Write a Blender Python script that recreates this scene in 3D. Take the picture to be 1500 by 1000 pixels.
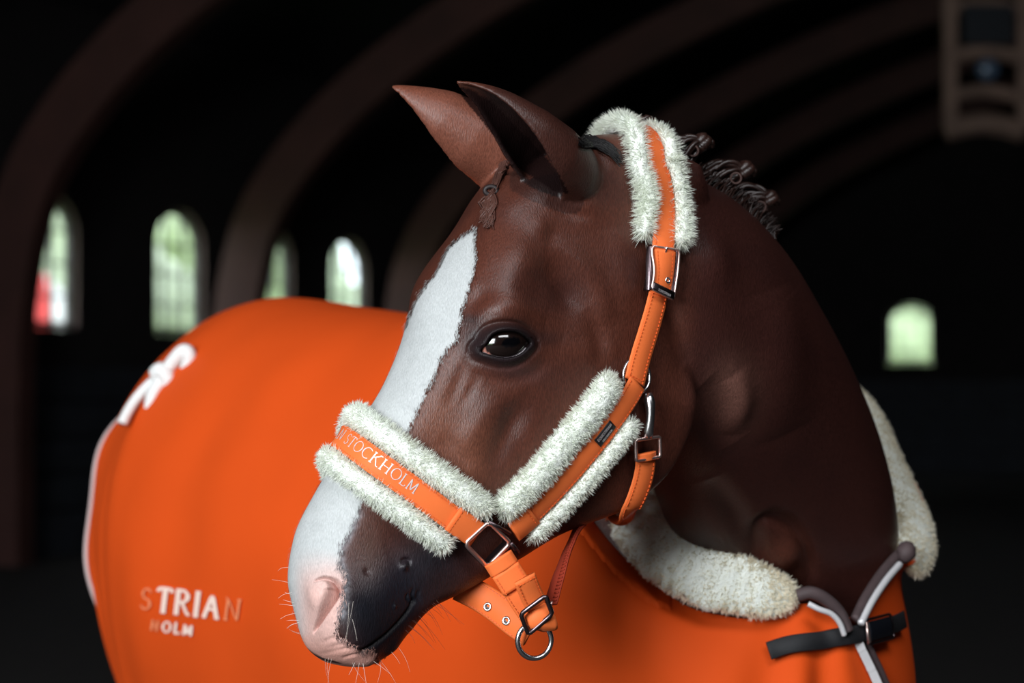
import bpy, bmesh, math, random
import numpy as np
from mathutils import Vector
from mathutils.bvhtree import BVHTree

random.seed(7); RNG = np.random.default_rng(7)
for o in list(bpy.data.objects): bpy.data.objects.remove(o)
scene = bpy.context.scene
COL = scene.collection
R = math.radians

# ------------------------------------------------------------------ camera, world, lights, exposure
F = 3540.0; CAM_H = 1.45; PITCH = math.atan(75/3540)
cam_d = bpy.data.cameras.new('camera'); cam = bpy.data.objects.new('camera', cam_d); COL.objects.link(cam)
cam.location = (0, 0, CAM_H); cam.rotation_euler = (R(90)+PITCH, 0, 0)
cam_d.sensor_width = 36; cam_d.lens = 36*F/1500; cam_d.clip_start = .05; cam_d.clip_end = 300
cam_d.dof.use_dof = True; cam_d.dof.focus_distance = 2.50; cam_d.dof.aperture_fstop = 4.8
scene.camera = cam

world = bpy.data.worlds.new('world'); scene.world = world; world.use_nodes = True
wn = world.node_tree; bg = wn.nodes['Background']
bg.inputs['Color'].default_value = (.80, .90, 1.0, 1); bg.inputs['Strength'].default_value = 3.8

def area_light(name, loc, target, sx, sy, power, color):
    d = bpy.data.lights.new(name, 'AREA'); d.shape = 'RECTANGLE'; d.size = sx; d.size_y = sy
    d.energy = power; d.color = color
    o = bpy.data.objects.new(name, d); COL.objects.link(o); o.location = loc
    o.rotation_euler = (Vector(target)-Vector(loc)).to_track_quat('-Z', 'Y').to_euler()
    return o
# daylight entering by the open hall door behind the camera, plus an added soft fill high above it
area_light('door_daylight', (-3.3, -2.9, 3.1), (0.1, 2.8, 1.5), 3.4, 3.0, 610, (.93, .97, 1.0))
area_light('added_high_fill', (1.2, -1.2, 5.2), (0.1, 3.0, 1.5), 3.0, 1.6, 165, (.95, .97, 1.0))
vs = scene.view_settings
vs.view_transform = 'Standard'; vs.look = 'None'; vs.exposure = 0.0; vs.gamma = 1.0; vs.use_curve_mapping = False
scene.cycles.max_bounces = 9; scene.cycles.diffuse_bounces = 6

# ------------------------------------------------------------------ helpers
def ray(px, py):
    """unit-depth viewing direction of a photograph pixel: point at depth t is CAM + t*ray"""
    c, s = math.cos(PITCH), math.sin(PITCH)
    u = (px-750)/F; v = -(py-500)/F
    return np.array([u, c - v*s, s + v*c])
CAM = np.array([0, 0, CAM_H])
def at(px, py, depth): return CAM + ray(px, py)*depth
def proj(P):
    P = np.asarray(P, float); c, s = math.cos(PITCH), math.sin(PITCH)
    x = P[..., 0]; y = P[..., 1]*c+(P[..., 2]-CAM_H)*s; z = -P[..., 1]*s+(P[..., 2]-CAM_H)*c
    return np.stack([750+F*x/y, 500-F*z/y], -1), y

def lin(*rgb):
    out = [((c/255+.055)/1.055)**2.4 if c/255 > .04045 else c/255/12.92 for c in rgb]
    return tuple(out)

def new_mat(name): 
    m = bpy.data.materials.new(name); m.use_nodes = True
    return m, m.node_tree.nodes, m.node_tree.links, m.node_tree.nodes['Principled BSDF']
def mat(name, rgb, rough=.6, metal=0, noise=None, bump=None, sheen=0, spec=.5, coat=0):
    m, n, l, p = new_mat(name)
    col = (*lin(*rgb), 1)
    p.inputs['Base Color'].default_value = col; p.inputs['Roughness'].default_value = rough
    p.inputs['Metallic'].default_value = metal; p.inputs['Specular IOR Level'].default_value = spec
    p.inputs['Sheen Weight'].default_value = sheen; p.inputs['Coat Weight'].default_value = coat
    tc = n.new('ShaderNodeTexCoord')
    if noise:
        sc, amt = noise
        t = n.new('ShaderNodeTexNoise'); t.inputs['Scale'].default_value = sc; t.inputs['Detail'].default_value = 5
        l.new(tc.outputs['Object'], t.inputs['Vector'])
        mx = n.new('ShaderNodeMix'); mx.data_type = 'RGBA'; mx.blend_type = 'MULTIPLY'; mx.inputs[0].default_value = 1
        cr = n.new('ShaderNodeMapRange'); cr.inputs[1].default_value = .3; cr.inputs[2].default_value = .7
        cr.inputs[3].default_value = 1-amt; cr.inputs[4].default_value = 1+amt
        l.new(t.outputs[0], cr.inputs[0]); mx.inputs[6].default_value = col; l.new(cr.outputs[0], mx.inputs[7])
        l.new(mx.outputs[2], p.inputs['Base Color'])
    if bump:
        sc, st, dist = bump
        t = n.new('ShaderNodeTexNoise'); t.inputs['Scale'].default_value = sc; t.inputs['Detail'].default_value = 3
        l.new(tc.outputs['Object'], t.inputs['Vector'])
        b = n.new('ShaderNodeBump'); b.inputs['Strength'].default_value = st; b.inputs['Distance'].default_value = dist
        l.new(t.outputs[0], b.inputs['Height']); l.new(b.outputs[0], p.inputs['Normal'])
    return m

def mesh_obj(name, V, Fc, material, parent=None, smooth=True):
    me = bpy.data.meshes.new(name)
    V = np.asarray(V, float)
    if isinstance(Fc, np.ndarray):
        k = Fc.shape[1]
        me.vertices.add(len(V)); me.vertices.foreach_set('co', V.astype(np.float32).ravel())
        me.loops.add(Fc.size); me.loops.foreach_set('vertex_index', Fc.astype(np.int32).ravel())
        me.polygons.add(len(Fc)); me.polygons.foreach_set('loop_start', np.arange(0, Fc.size, k, dtype=np.int32))
        me.update(calc_edges=True)
    else:
        me.from_pydata([tuple(v) for v in V], [], Fc)
    me.validate()
    me.materials.append(material)
    if smooth: me.polygons.foreach_set('use_smooth', np.ones(len(me.polygons), bool))
    o = bpy.data.objects.new(name, me); COL.objects.link(o)
    if parent: attach(o, parent)
    return o
def attach(o, parent):
    o.parent = parent
    o.matrix_parent_inverse = parent.matrix_basis.inverted()
def empty(name, loc):
    o = bpy.data.objects.new(name, None); COL.objects.link(o); o.location = loc; o.empty_display_size = .05
    return o
def tag(o, label=None, cat=None, group=None, kind=None):
    if label: o['label'] = label
    if cat: o['category'] = cat
    if group: o['group'] = group
    if kind: o['kind'] = kind
    return o
def bvh_of(o):
    me = o.data
    n = len(me.vertices); co = np.empty(n*3, np.float32); me.vertices.foreach_get('co', co)
    co = co.reshape(-1, 3)
    polys = [tuple(p.vertices) for p in me.polygons]
    return BVHTree.FromPolygons([tuple(c) for c in co], polys)

class MB:
    """collects pieces into one mesh"""
    def __init__(s): s.V = []; s.F = []; s.n = 0
    def add(s, V, Fc):
        V = np.asarray(V, float).reshape(-1, 3)
        s.V.append(V); s.F += [tuple(int(i)+s.n for i in f) for f in Fc]; s.n += len(V)
    def box(s, c, ax, ay, az):
        c, ax, ay, az = map(lambda q: np.asarray(q, float), (c, ax, ay, az))
        V = [c+i*ax+j*ay+k*az for i in (-1, 1) for j in (-1, 1) for k in (-1, 1)]
        s.add(V, [(0, 1, 3, 2), (4, 6, 7, 5), (0, 4, 5, 1), (2, 3, 7, 6), (0, 2, 6, 4), (1, 5, 7, 3)])
    def grid(s, G, closed_v=False, closed_u=False):
        G = np.asarray(G); nu, nv = G.shape[:2]
        Fc = []
        for i in range(nu if closed_u else nu-1):
            for j in range(nv if closed_v else nv-1):
                a, b = i*nv+j, i*nv+(j+1) % nv
                c, d = ((i+1) % nu)*nv+(j+1) % nv, ((i+1) % nu)*nv+j
                Fc.append((a, b, c, d))
        s.add(G.reshape(-1, 3), Fc)
    def tube(s, C, r, k=8, cap=True, flat=None):
        C = np.asarray(C, float); n = len(C); r = np.broadcast_to(r, (n,))
        T, N, B = frames(C)
        a = np.linspace(0, 2*np.pi, k, endpoint=False)
        G = C[:, None]+r[:, None, None]*(np.cos(a)[None, :, None]*N[:, None]+np.sin(a)[None, :, None]*B[:, None])
        base = s.n
        s.grid(G, closed_v=True)
        if cap:
            s.F.append(tuple(base+i for i in range(k))[::-1]); s.F.append(tuple(base+(n-1)*k+i for i in range(k)))
    def loop_tube(s, C, r, k=8):
        C = np.asarray(C, float); n = len(C)
        T = np.roll(C, -1, 0)-np.roll(C, 1, 0); T /= np.linalg.norm(T, axis=1)[:, None]
        nrm = np.cross(C-C.mean(0), T).mean(0); nrm /= np.linalg.norm(nrm)
        B = np.broadcast_to(nrm, C.shape); N = np.cross(B, T); N /= np.linalg.norm(N, axis=1)[:, None]
        a = np.linspace(0, 2*np.pi, k, endpoint=False)
        r = np.broadcast_to(r, (n,))
        s.grid(C[:, None]+r[:, None, None]*(np.cos(a)[None, :, None]*N[:, None]+np.sin(a)[None, :, None]*B[:, None]), True, True)
    def obj(s, name, m, parent=None, smooth=True):
        return mesh_obj(name, np.concatenate(s.V), s.F, m, parent, smooth)

def frames(C, Nref=None):
    C = np.asarray(C, float)
    T = np.gradient(C, axis=0); T /= np.linalg.norm(T, axis=1)[:, None]+1e-12
    if Nref is None:
        N = np.zeros_like(T); ref = np.array([0, 0, 1.]) if abs(T[0, 2]) < .9 else np.array([1., 0, 0])
        for i in range(len(C)):
            v = ref-T[i]*np.dot(ref, T[i]); v /= np.linalg.norm(v)+1e-12; N[i] = v; ref = v
    else:
        N = Nref-T*np.sum(Nref*T, 1)[:, None]; N /= np.linalg.norm(N, axis=1)[:, None]+1e-12
    return T, N, np.cross(T, N)

def crom(P, n, closed=False):
    """Catmull-Rom (centripetal-ish, uniform) resample of control rows to n points"""
    P = np.asarray(P, float); m = len(P)
    if closed:
        t = np.arange(n)/n*m; i = np.floor(t).astype(int); f = (t-i)
        idx = lambda k: P[(i+k) % m]
        p0, p1, p2, p3 = idx(-1), idx(0), idx(1), idx(2)
    else:
        Q = np.concatenate([[2*P[0]-P[1]], P, [2*P[-1]-P[-2]]])
        t = np.linspace(0, m-1, n); i = np.minimum(np.floor(t).astype(int), m-2); f = t-i
        p0, p1, p2, p3 = Q[i], Q[i+1], Q[i+2], Q[i+3]
    f = f.reshape((-1,)+(1,)*(P.ndim-1))
    return .5*((2*p1)+(-p0+p2)*f+(2*p0-5*p1+4*p2-p3)*f**2+(-p0+3*p1-3*p2+p3)*f**3)
def even(P, n):
    """resample a dense polyline evenly by length"""
    P = np.asarray(P, float); d = np.r_[0, np.cumsum(np.linalg.norm(np.diff(P[:, :3], axis=0), axis=1))]
    t = np.linspace(0, d[-1], n)
    return np.stack([np.interp(t, d, P[:, k]) for k in range(P.shape[1])], 1)
def smooth_path(A, it=3):
    A = A.copy()
    for _ in range(it):
        A[1:-1] = .25*A[:-2]+.5*A[1:-1]+.25*A[2:]
    return A
def unit(v): 
    v = np.asarray(v, float); return v/(np.linalg.norm(v, axis=-1, keepdims=True)+1e-12)
def sstep(a, b, x):
    t = np.clip((x-a)/(b-a), 0, 1); return t*t*(3-2*t)
def wob(P, f, seed=0):
    """cheap smooth pseudo-noise on points, about -1..1"""
    r = np.random.default_rng(seed); out = 0
    for k in range(5):
        d = r.normal(size=P.shape[1]); d /= np.linalg.norm(d)
        out = out+np.sin(P@d*f*(1+.37*k)+r.uniform(0, 6.28))
    return out/3.2
def in_poly(x, y, poly):
    poly = np.asarray(poly, float); ins = np.zeros(len(x), bool); j = len(poly)-1
    for i in range(len(poly)):
        xi, yi = poly[i]; xj, yj = poly[j]
        c = ((yi > y) != (yj > y)) & (x < (xj-xi)*(y-yi)/(yj-yi+1e-12)+xi)
        ins ^= c; j = i
    return ins
# ------------------------------------------------------------------ the riding hall
HANG = R(18.9)
HU = np.array([math.sin(HANG), math.cos(HANG), 0]); HR = np.array([math.cos(HANG), -math.sin(HANG), 0])
def hw(A, lat, z): return A*HU+lat*HR+np.array([0, 0, z])
M_wall = mat('dark_brick_plaster', (34, 30, 31), .9, noise=(3, .25), bump=(40, .4, .01))
M_board = mat('dark_kick_board', (46, 50, 58), .75, noise=(4, .3))
M_roof = mat('dark_roof_boards', (24, 24, 27), .9, noise=(2, .3))
M_beam = mat('red_brown_glulam', (76, 44, 38), .7, noise=(2.5, .2))
M_sand = mat('dark_sand', (44, 38, 36), .95, noise=(6, .3), bump=(30, .6, .02))
M_reveal = mat('pale_window_reveal', (150, 128, 122), .8, noise=(8, .15))
M_winframe = mat('grey_window_paint', (90, 88, 86), .6)
def glass_mat():
    m, n, l, p = new_mat('window_glass')
    n.remove(p); out = n['Material Output']
    t = n.new('ShaderNodeBsdfTransparent'); t.inputs[0].default_value = (.93, .96, .93, 1)
    g = n.new('ShaderNodeBsdfGlossy'); g.inputs['Roughness'].default_value = .05
    mx = n.new('ShaderNodeMixShader'); mx.inputs[0].default_value = .06
    l.new(t.outputs[0], mx.inputs[1]); l.new(g.outputs[0], mx.inputs[2]); l.new(mx.outputs[0], out.inputs['Surface'])
    return m
M_glass = glass_mat()
A0, A1, LL, LR = -9.0, 44.0, -11.0, 11.0

def wall_with_windows(name, f, along0, along1, top, wins, thick):
    """f(a, t, z): a along the wall, t outwards; wins: (centre, half width, sill, spring, crown)"""
    mb = MB()
    def quad(a0, a1, z0, z1):
        c = [f(a, t, z) for a in (a0, a1) for t in (0, thick) for z in (z0, z1)]
        mb.add(c, [(0, 1, 5, 4), (2, 6, 7, 3), (0, 2, 3, 1), (4, 5, 7, 6), (0, 4, 6, 2), (1, 3, 7, 5)])
    a = along0
    for (c, h, z0, zs, zc) in sorted(wins):
        quad(a, c-h, 0, top); quad(c-h, c+h, 0, z0)
        k = 12; xs = [c-h*math.cos(math.pi*i/k) for i in range(k+1)]; zz_ = [zs+(zc-zs)*math.sin(math.pi*i/k) for i in range(k+1)]
        for i in range(k):
            V = [f(xs[i], t, zz_[i]) for t in (0, thick)]+[f(xs[i+1], t, zz_[i+1]) for t in (0, thick)]+[f(xs[i], t, top) for t in (0, thick)]+[f(xs[i+1], t, top) for t in (0, thick)]
            mb.add(V, [(0, 2, 6, 4), (1, 5, 7, 3), (0, 1, 3, 2), (4, 6, 7, 5)])
        a = c+h
    quad(a, along1, 0, top)
    return tag(mb.obj(name, M_wall, smooth=False), kind='structure')
def window(name, f, win, depth):
    c, h, z0, zs, zc = win; k = 16
    arc = [(c-h*math.cos(math.pi*i/k), zs+(zc-zs)*math.sin(math.pi*i/k)) for i in range(k+1)]
    prof = [(c-h, z0)]+arc+[(c+h, z0)]
    mid = (z0+zc)/2
    def inset(p, d): 
        a, z = p; return (a+(c-a)/h*d, z+(mid-z)/(zc-mid)*d)
    rev = MB(); G = np.array([[f(*((inset(p, .012)[0], t, inset(p, .012)[1]))) for p in prof] for t in (.005, depth)])
    rev.grid(G, closed_v=True)
    o = tag(rev.obj(name, M_reveal, smooth=False), kind='structure')
    fr = MB(); rows = []
    for d, t in ((.012, depth), (.012, depth-.06), (.065, depth-.06), (.065, depth)):
        rows.append([f(inset(p, d)[0], t, inset(p, d)[1]) for p in prof])
    fr.grid(np.array(rows), closed_v=True, closed_u=True); fr.obj('window_frame', M_winframe, o, False)
    ax = f(1, 0, 0)-f(0, 0, 0); ot = f(0, 1, 0)-f(0, 0, 0)
    for x in (-h/3, h/3):
        b = MB(); zt = zs+(zc-zs)*math.sqrt(1-(x/h)**2)-.03; b.box(f(c+x, depth-.03, (z0+zt)/2), ax*.010, ot*.02, (0, 0, (zt-z0)/2)); b.obj('glazing_bar', M_winframe, o, False)
    nz = int((zs-z0)/.24)
    for i in range(1, nz+1):
        b = MB(); b.box(f(c, depth-.03, z0+i*(zs-z0)/nz), ax*(h-.02), ot*.018, (0, 0, .010)); b.obj('glazing_bar', M_winframe, o, False)
    g = MB(); ring_ = [f(inset(p, .04)[0], depth-.02, inset(p, .04)[1]) for p in prof]
    g.add(ring_, [tuple(range(len(ring_)))]); g.obj('pane', M_glass, o, False)
    return o
fl = lambda a, t, z: hw(a, LL-t, z)
fe = lambda a, t, z: hw(A1+t, a, z)
WL = [(19.25, .54, 2.03, 2.93, 3.27), (21.87, .54, 2.03, 2.93, 3.30), (24.09, .54, 2.03, 2.93, 3.28), (26.25, .56, 2.03, 2.90, 3.28)]
WE = [(-7.4, .42, 1.98, 2.80, 3.06)]
wall_with_windows('wall_left', fl, A0, A1, 5.0, WL, .14)
wall_with_windows('wall_end', fe, LL, LR, 9.8, WE, .14)
for i, w_ in enumerate(WL): window('window_%d' % (i+1), fl, w_, .12)
window('window_5', fe, WE[0], .12)
b = MB(); b.box(hw((A0+A1)/2, LR+.17, 2.5), HU*(A1-A0)/2, HR*.17, (0, 0, 2.5)); tag(b.obj('wall_right', M_wall, smooth=False), kind='structure')
# gable behind the camera, with the wide open door the daylight comes through
b = MB()
for l0, l1, z0, z1 in ((LL, -7.5, 0, 9.8), (-1.5, LR, 0, 9.8), (-7.5, -1.5, 4.2, 9.8)):
    b.box(hw(A0-.15, (l0+l1)/2, (z0+z1)/2), HU*.15, HR*(l1-l0)/2, (0, 0, (z1-z0)/2))
tag(b.obj('wall_back', M_wall, smooth=False), kind='structure')
b = MB(); b.box(hw((A0+A1)/2, 0, -.1), HU*((A1-A0)/2+.3), HR*11.3, (0, 0, .1)); tag(b.obj('floor', M_sand, smooth=False), kind='structure')
b = MB(); e0, e1_ = A0-.4, A1+.4
for s_ in (-1, 1):
    P8 = [hw(e, s_*l, z+dz) for e in (e0, e1_) for (l, z) in ((11.4, 4.85), (0, 9.6)) for dz in (0, .15)]
    b.add(P8, [(0, 2, 6, 4), (1, 5, 7, 3), (0, 1, 3, 2), (4, 6, 7, 5), (0, 4, 5, 1), (2, 3, 7, 6)])
tag(b.obj('ceiling', M_roof, smooth=False), kind='structure')
# kicking boards along the left and end walls
for nm_, f_, a0_, a1_ in (('trim_1', fl, A0+.05, A1-.1), ('trim_2', fe, LL+.1, LR-.1)):
    b = MB(); tilt = .25; ax_ = (f_(a1_, 0, 0)-f_(a0_, 0, 0))/2; ot_ = unit(f_(0, 1, 0)-f_(0, 0, 0))
    b.box((f_(a0_, -.16, 0)+f_(a1_, -.16, 0))/2+np.array([0, 0, .05]), ax_, ot_*.13, (0, 0, .05))
    tr_ = tag(b.obj(nm_, M_board, smooth=False), kind='structure')
    for i in range(5):
        z = .15+i*.32; t_ = -.30+tilt*z/1.7; b = MB()
        b.box((f_(a0_, t_, z+.1)+f_(a1_, t_, z+.1))/2, ax_, ot_*.02, (0, 0, .15)); b.obj('plank', M_board, tr_, False)
# laminated timber arches spanning the hall
AP = [(.0, 0), (.0, 1.5), (.06, 2.4), (.32, 3.3), (.95, 4.1), (1.8, 4.78), (3.06, 5.5), (5.2, 6.35), (8, 7.05), (11, 7.3)]
half = np.array([(-11+.33+t, z) for t, z in AP]); prof = np.concatenate([half, (half*np.array([-1, 1]))[::-1][1:]])
prof = crom(prof, 72); tg = unit(np.gradient(prof, axis=0)); nr = np.stack([-tg[:, 1], tg[:, 0]], 1)
for i, A in enumerate((13.3, 17.9, 22.45, 27.06, 31.5, 36.0, 40.5)):
    rows = []
    for p, q in zip(prof, nr):
        rows.append([hw(A+da, p[0]+q[0]*dd, p[1]+q[1]*dd) for da, dd in ((-.13, -.23), (.13, -.23), (.13, .23), (-.13, .23))])
    b = MB(); b.grid(np.array(rows), closed_v=True); b.F += [(3, 2, 1, 0), tuple(b.n-4+k for k in range(4))]
    o = b.obj('roof_arch', M_beam, smooth=False)
    tag(o, ['laminated roof arch overhead, the one nearest the camera', 'curved brown roof arch springing beside the window furthest to the left',
        'curved brown roof arch rising between the second and third arched windows', 'dim roof arch that passes behind the horse ears',
        'dim roof arch fourth into the hall from the horse', 'dim roof arch second from the end wall', 'dim roof arch standing closest to the end wall'][i], 'roof arch', 'timber arches of the riding hall')
# timber cage with a round lamp, high up at the right
cg = empty('lamp_cage', hw(22.5, -2.6, 4.0)); tag(cg, 'pale timber cage holding a round bluish lamp, hung high under the dark roof', 'lamp')
M_pale = mat('weathered_pale_timber', (128, 104, 92), .8, noise=(5, .2))
M_dk = mat('dark_metal', (30, 34, 40), .5, .6)
M_lens = mat('bluish_lamp_glass', (84, 104, 128), .25, 0, coat=.5)
cd = 20.0
def cq(px, py): return at(px, py, cd)
px_m = cd/F
for x in (1388, 1496):
    b = MB(); p0, p1 = cq(x, 190), cq(x+4, -560); b.box((p0+p1)/2, (.055, 0, 0), (0, .055, 0), (0, 0, (p1[2]-p0[2])/2)); b.obj('post', M_pale, cg, False)
for y, th in ((8, .06), (78, .07), (136, .06), (184, .09)):
    b = MB(); b.tube([cq(1384, y+8), cq(1412, y), cq(1442, y-4), cq(1472, y), cq(1500, y+9)], th, 6); b.obj('cross_rail', M_pale, cg, False)
b = MB(); b.box(cq(1442, 40), (.2, 0, 0), (0, .18, 0), (0, 0, .16)); b.obj('lamp_housing', M_dk, cg, False)
b = MB(); c_ = cq(1448, 101); b.tube([c_+np.array([0, .2, 0]), c_+np.array([0, .02, 0])], [.10, .12], 20); b.obj('lamp_can', M_dk, cg)
b = MB(); b.tube([c_+np.array([0, .03, 0]), c_, c_+np.array([0, -.03, 0])], [.098, .09, .05], 20); b.obj('lens', M_lens, cg)

# outside the windows: lawn, trees, a parasol
M_lawn = mat('lawn_green', (150, 168, 112), .9, noise=(.5, .2))
M_leafs = [mat('pale_leaves', (198, 206, 176), .8, noise=(1.2, .3)), mat('mid_leaves', (190, 202, 162), .8, noise=(1.0, .35)), mat('silver_leaves', (204, 212, 186), .8, noise=(1.4, .25))]
M_bark = mat('bark', (92, 78, 66), .9)
b = MB(); b.box((0, 30, -.35), (140, 0, 0), (0, 140, 0), (0, 0, .1)); tag(b.obj('ground', M_lawn, smooth=False), kind='structure')
def tree(A, lat, r, zc, k, label):
    base = hw(A, lat, -.25); t = empty('tree', base); tag(t, label, 'tree', 'trees outside the hall windows')
    b = MB(); b.tube([base, base+np.array([.1, 0, zc*.5]), base+np.array([0, .1, zc])], [.25, .2, .12], 8); b.obj('tree_trunk', M_bark, t)
    bm_ = bmesh.new(); bmesh.ops.create_icosphere(bm_, subdivisions=4, radius=1)
    Vv = np.array([v.co[:] for v in bm_.verts]); rr = 1+.22*wob(Vv, 4, k)+.12*wob(Vv, 11, k+30)
    Vv = Vv*rr[:, None]*np.array([r, r, r*1.15])+base+np.array([0, 0, zc])
    Fv = [tuple(v.index for v in f.verts) for f in bm_.faces]; bm_.free()
    mesh_obj('tree_crown', Vv, Fv, M_leafs[k % 3], t)
TR = [(36, -20.8, 2.2, 3.4, 'pale green tree outside, seen through the leftmost arched window'), (42, -21.2, 2.2, 3.7, 'tree outside behind the second arched window from the left'),
      (47.5, -22, 2.1, 3.0, 'tree outside behind the arched window half hidden by a roof arch'), (53, -22.3, 2.4, 1.7, 'low tree outside below the sky in the window above the rug'),
      (60, -10.5, 3.2, 3.2, 'green tree outside the small window in the end wall'), (44, -28.5, 2.4, 2.6, 'tree standing further back between the two left windows')]
for i, q in enumerate(TR): tree(*q[:4], i, q[4])
pr = empty('parasol', hw(26.6, -15.25, -.25)); tag(pr, 'red and white parasol on the lawn outside the leftmost window', 'parasol')
M_red = mat('red_canvas', (214, 70, 66), .8); M_wht = mat('white_canvas', (235, 230, 225), .8)
pc = hw(26.6, -15.25, 0); b = MB(); b.tube([pc+np.array([0, 0, -.25]), pc+np.array([0, 0, 2.9])], .03, 8); b.obj('pole', M_dk, pr)
for k in range(8):
    a0_, a1_ = k*math.pi/4+.3, (k+1)*math.pi/4+.3
    p = [pc+np.array([0, 0, 2.95])]+[pc+np.array([.65*math.cos(a), .65*math.sin(a), 2.25]) for a in (a0_, (a0_+a1_)/2, a1_)]
    b = MB(); b.add(p+[q-np.array([0, 0, .03]) for q in p], [(0, 1, 2), (0, 2, 3), (4, 6, 5), (4, 7, 6), (1, 5, 6, 2), (2, 6, 7, 3), (0, 4, 5, 1), (0, 3, 7, 4)]); b.obj('canopy_panel', M_red if k in (4, 5) else M_wht, pr, False)
# ------------------------------------------------------------------ the horse
# head frame: lateral (the horse's left, towards the camera), axial (poll to muzzle), dorsal (out of the face)
PHI, TAU, HS = R(33), R(28.3), .95
hh = np.array([-math.cos(PHI), -math.sin(PHI), 0]); zz = np.array([0, 0, 1.])
HL = np.array([math.sin(PHI), -math.cos(PHI), 0])
HA = math.sin(TAU)*hh-math.cos(TAU)*zz; HD = math.cos(TAU)*hh+math.sin(TAU)*zz
HO = np.array([.012, 2.6, 1.742])
def h2w(P):
    P = np.asarray(P, float); return HO+HS*(P[..., :1]*HL+P[..., 1:2]*HA+P[..., 2:]*HD)
def w2h(P):
    Q = (np.asarray(P, float)-HO)/HS
    return np.stack([Q@HL, Q@HA, Q@HD], -1)
ST = [  # axial position, then half-section (lateral, dorsal) from the face midline to the jaw midline
 (-.045, [(0,-.125),(.015,-.126),(.026,-.130),(.033,-.138),(.037,-.148),(.039,-.16),(.045,-.175),(.035,-.19),(.018,-.198),(0,-.2)]),
 (-.02, [(0,-.062),(.024,-.065),(.041,-.076),(.052,-.1),(.057,-.127),(.058,-.16),(.057,-.19),(.042,-.22),(.02,-.23),(0,-.232)]),
 (.05, [(0,-.017),(.03,-.019),(.058,-.03),(.073,-.056),(.078,-.095),(.077,-.14),(.071,-.19),(.058,-.235),(.03,-.255),(0,-.26)]),
 (.13, [(0,.002),(.036,-.002),(.068,-.014),(.086,-.038),(.09,-.08),(.09,-.13),(.085,-.19),(.071,-.25),(.04,-.285),(0,-.28)]),
 (.20, [(0,.006),(.038,.001),(.076,-.012),(.104,-.034),(.101,-.075),(.096,-.125),(.089,-.185),(.075,-.255),(.055,-.302),(0,-.28)]),
 (.25, [(0,.003),(.036,-.003),(.07,-.017),(.098,-.041),(.1,-.08),(.095,-.125),(.086,-.185),(.072,-.25),(.05,-.305),(0,-.265)]),
 (.31, [(0,0),(.03,-.003),(.056,-.016),(.075,-.042),(.088,-.083),(.086,-.125),(.076,-.175),(.06,-.23),(.04,-.268),(0,-.24)]),
 (.38, [(0,-.001),(.026,-.004),(.046,-.016),(.059,-.042),(.07,-.078),(.068,-.112),(.058,-.15),(.047,-.185),(.03,-.208),(0,-.195)]),
 (.44, [(0,-.003),(.024,-.006),(.041,-.017),(.051,-.04),(.057,-.07),(.056,-.098),(.05,-.125),(.042,-.15),(.025,-.167),(0,-.163)]),
 (.50, [(0,-.005),(.025,-.008),(.043,-.018),(.053,-.038),(.055,-.064),(.053,-.088),(.048,-.108),(.04,-.13),(.024,-.144),(0,-.145)]),
 (.555, [(0,-.012),(.027,-.014),(.048,-.023),(.058,-.04),(.058,-.062),(.053,-.084),(.046,-.104),(.038,-.122),(.024,-.136),(0,-.14)]),
 (.60, [(0,-.024),(.027,-.026),(.046,-.034),(.055,-.05),(.055,-.068),(.05,-.086),(.043,-.1),(.034,-.113),(.02,-.122),(0,-.125)]),
 (.632, [(0,-.042),(.024,-.043),(.039,-.05),(.046,-.061),(.045,-.073),(.04,-.085),(.033,-.095),(.025,-.102),(.014,-.107),(0,-.108)]),
 (.646, [(0,-.06),(.014,-.06),(.024,-.064),(.028,-.07),(.028,-.076),(.025,-.082),(.02,-.087),(.014,-.09),(.008,-.092),(0,-.092)]),
 (.650, [(0,-.074),(.002,-.074),(.004,-.075),(.005,-.075),(.005,-.076),(.005,-.077),(.004,-.078),(.003,-.078),(.002,-.079),(0,-.079)]),
]
A_ = np.array([s[0] for s in ST]); H_ = np.array([s[1] for s in ST])            # (15,), (15,10,2)
full = np.concatenate([H_, H_[:, -2:0:-1]*np.array([-1, 1])], 1)                # (15,18,2)
ring = crom(np.swapaxes(full, 0, 1), 216, closed=True)                          # (216,15,2)
ring = np.swapaxes(ring, 0, 1)
NU = 190
sec = crom(ring, NU); aa = crom(A_[:, None], NU)[:, 0]
loc = np.stack([sec[..., 0], np.broadcast_to(aa[:, None], sec.shape[:2]), sec[..., 1]], -1)
head = h2w(loc)
# fit the drawn profile of this horse: forehead, nose, lips, chin, jaw and jowl
OUT = [(735,238),(715,258),(700,275),(683,298),(670,322),(655,345),(637,368),(618,395),(603,420),(596,445),(595,465),(590,490),(583,512),(570,545),(558,570),
 (540,600),(505,645),(478,690),(465,710),(440,752),(428,782),(418,822),(417,850),(420,872),(427,895),(432,920),(440,943),(455,958),(472,968),(490,974),(520,978),
 (535,980),(551,975),(570,965),(586,951),(600,937),(607,921),(618,910),(629,897),(641,889),(666,877),(688,864),(701,857),(722,843),(761,820),
 (800,794),(834,776),(868,766),(893,757),(925,742),(948,724),(980,697),(993,677),(1008,646),(1016,618),(1020,592),(1019,570),(1013,545)]
OUT = np.array(OUT, float); CEN = np.array([705., 610.])
def polar(P): 
    d = P-CEN; return np.arctan2(d[:, 1], d[:, 0]), np.hypot(d[:, 0], d[:, 1])
hp, hdep = proj(head.reshape(-1, 3))
ta, tr = polar(OUT); ta = np.unwrap(ta)
sa, sr = polar(hp)
src, dst = [], []
seg = np.r_[0, np.cumsum(np.hypot(*np.diff(OUT, axis=0).T))]
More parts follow.
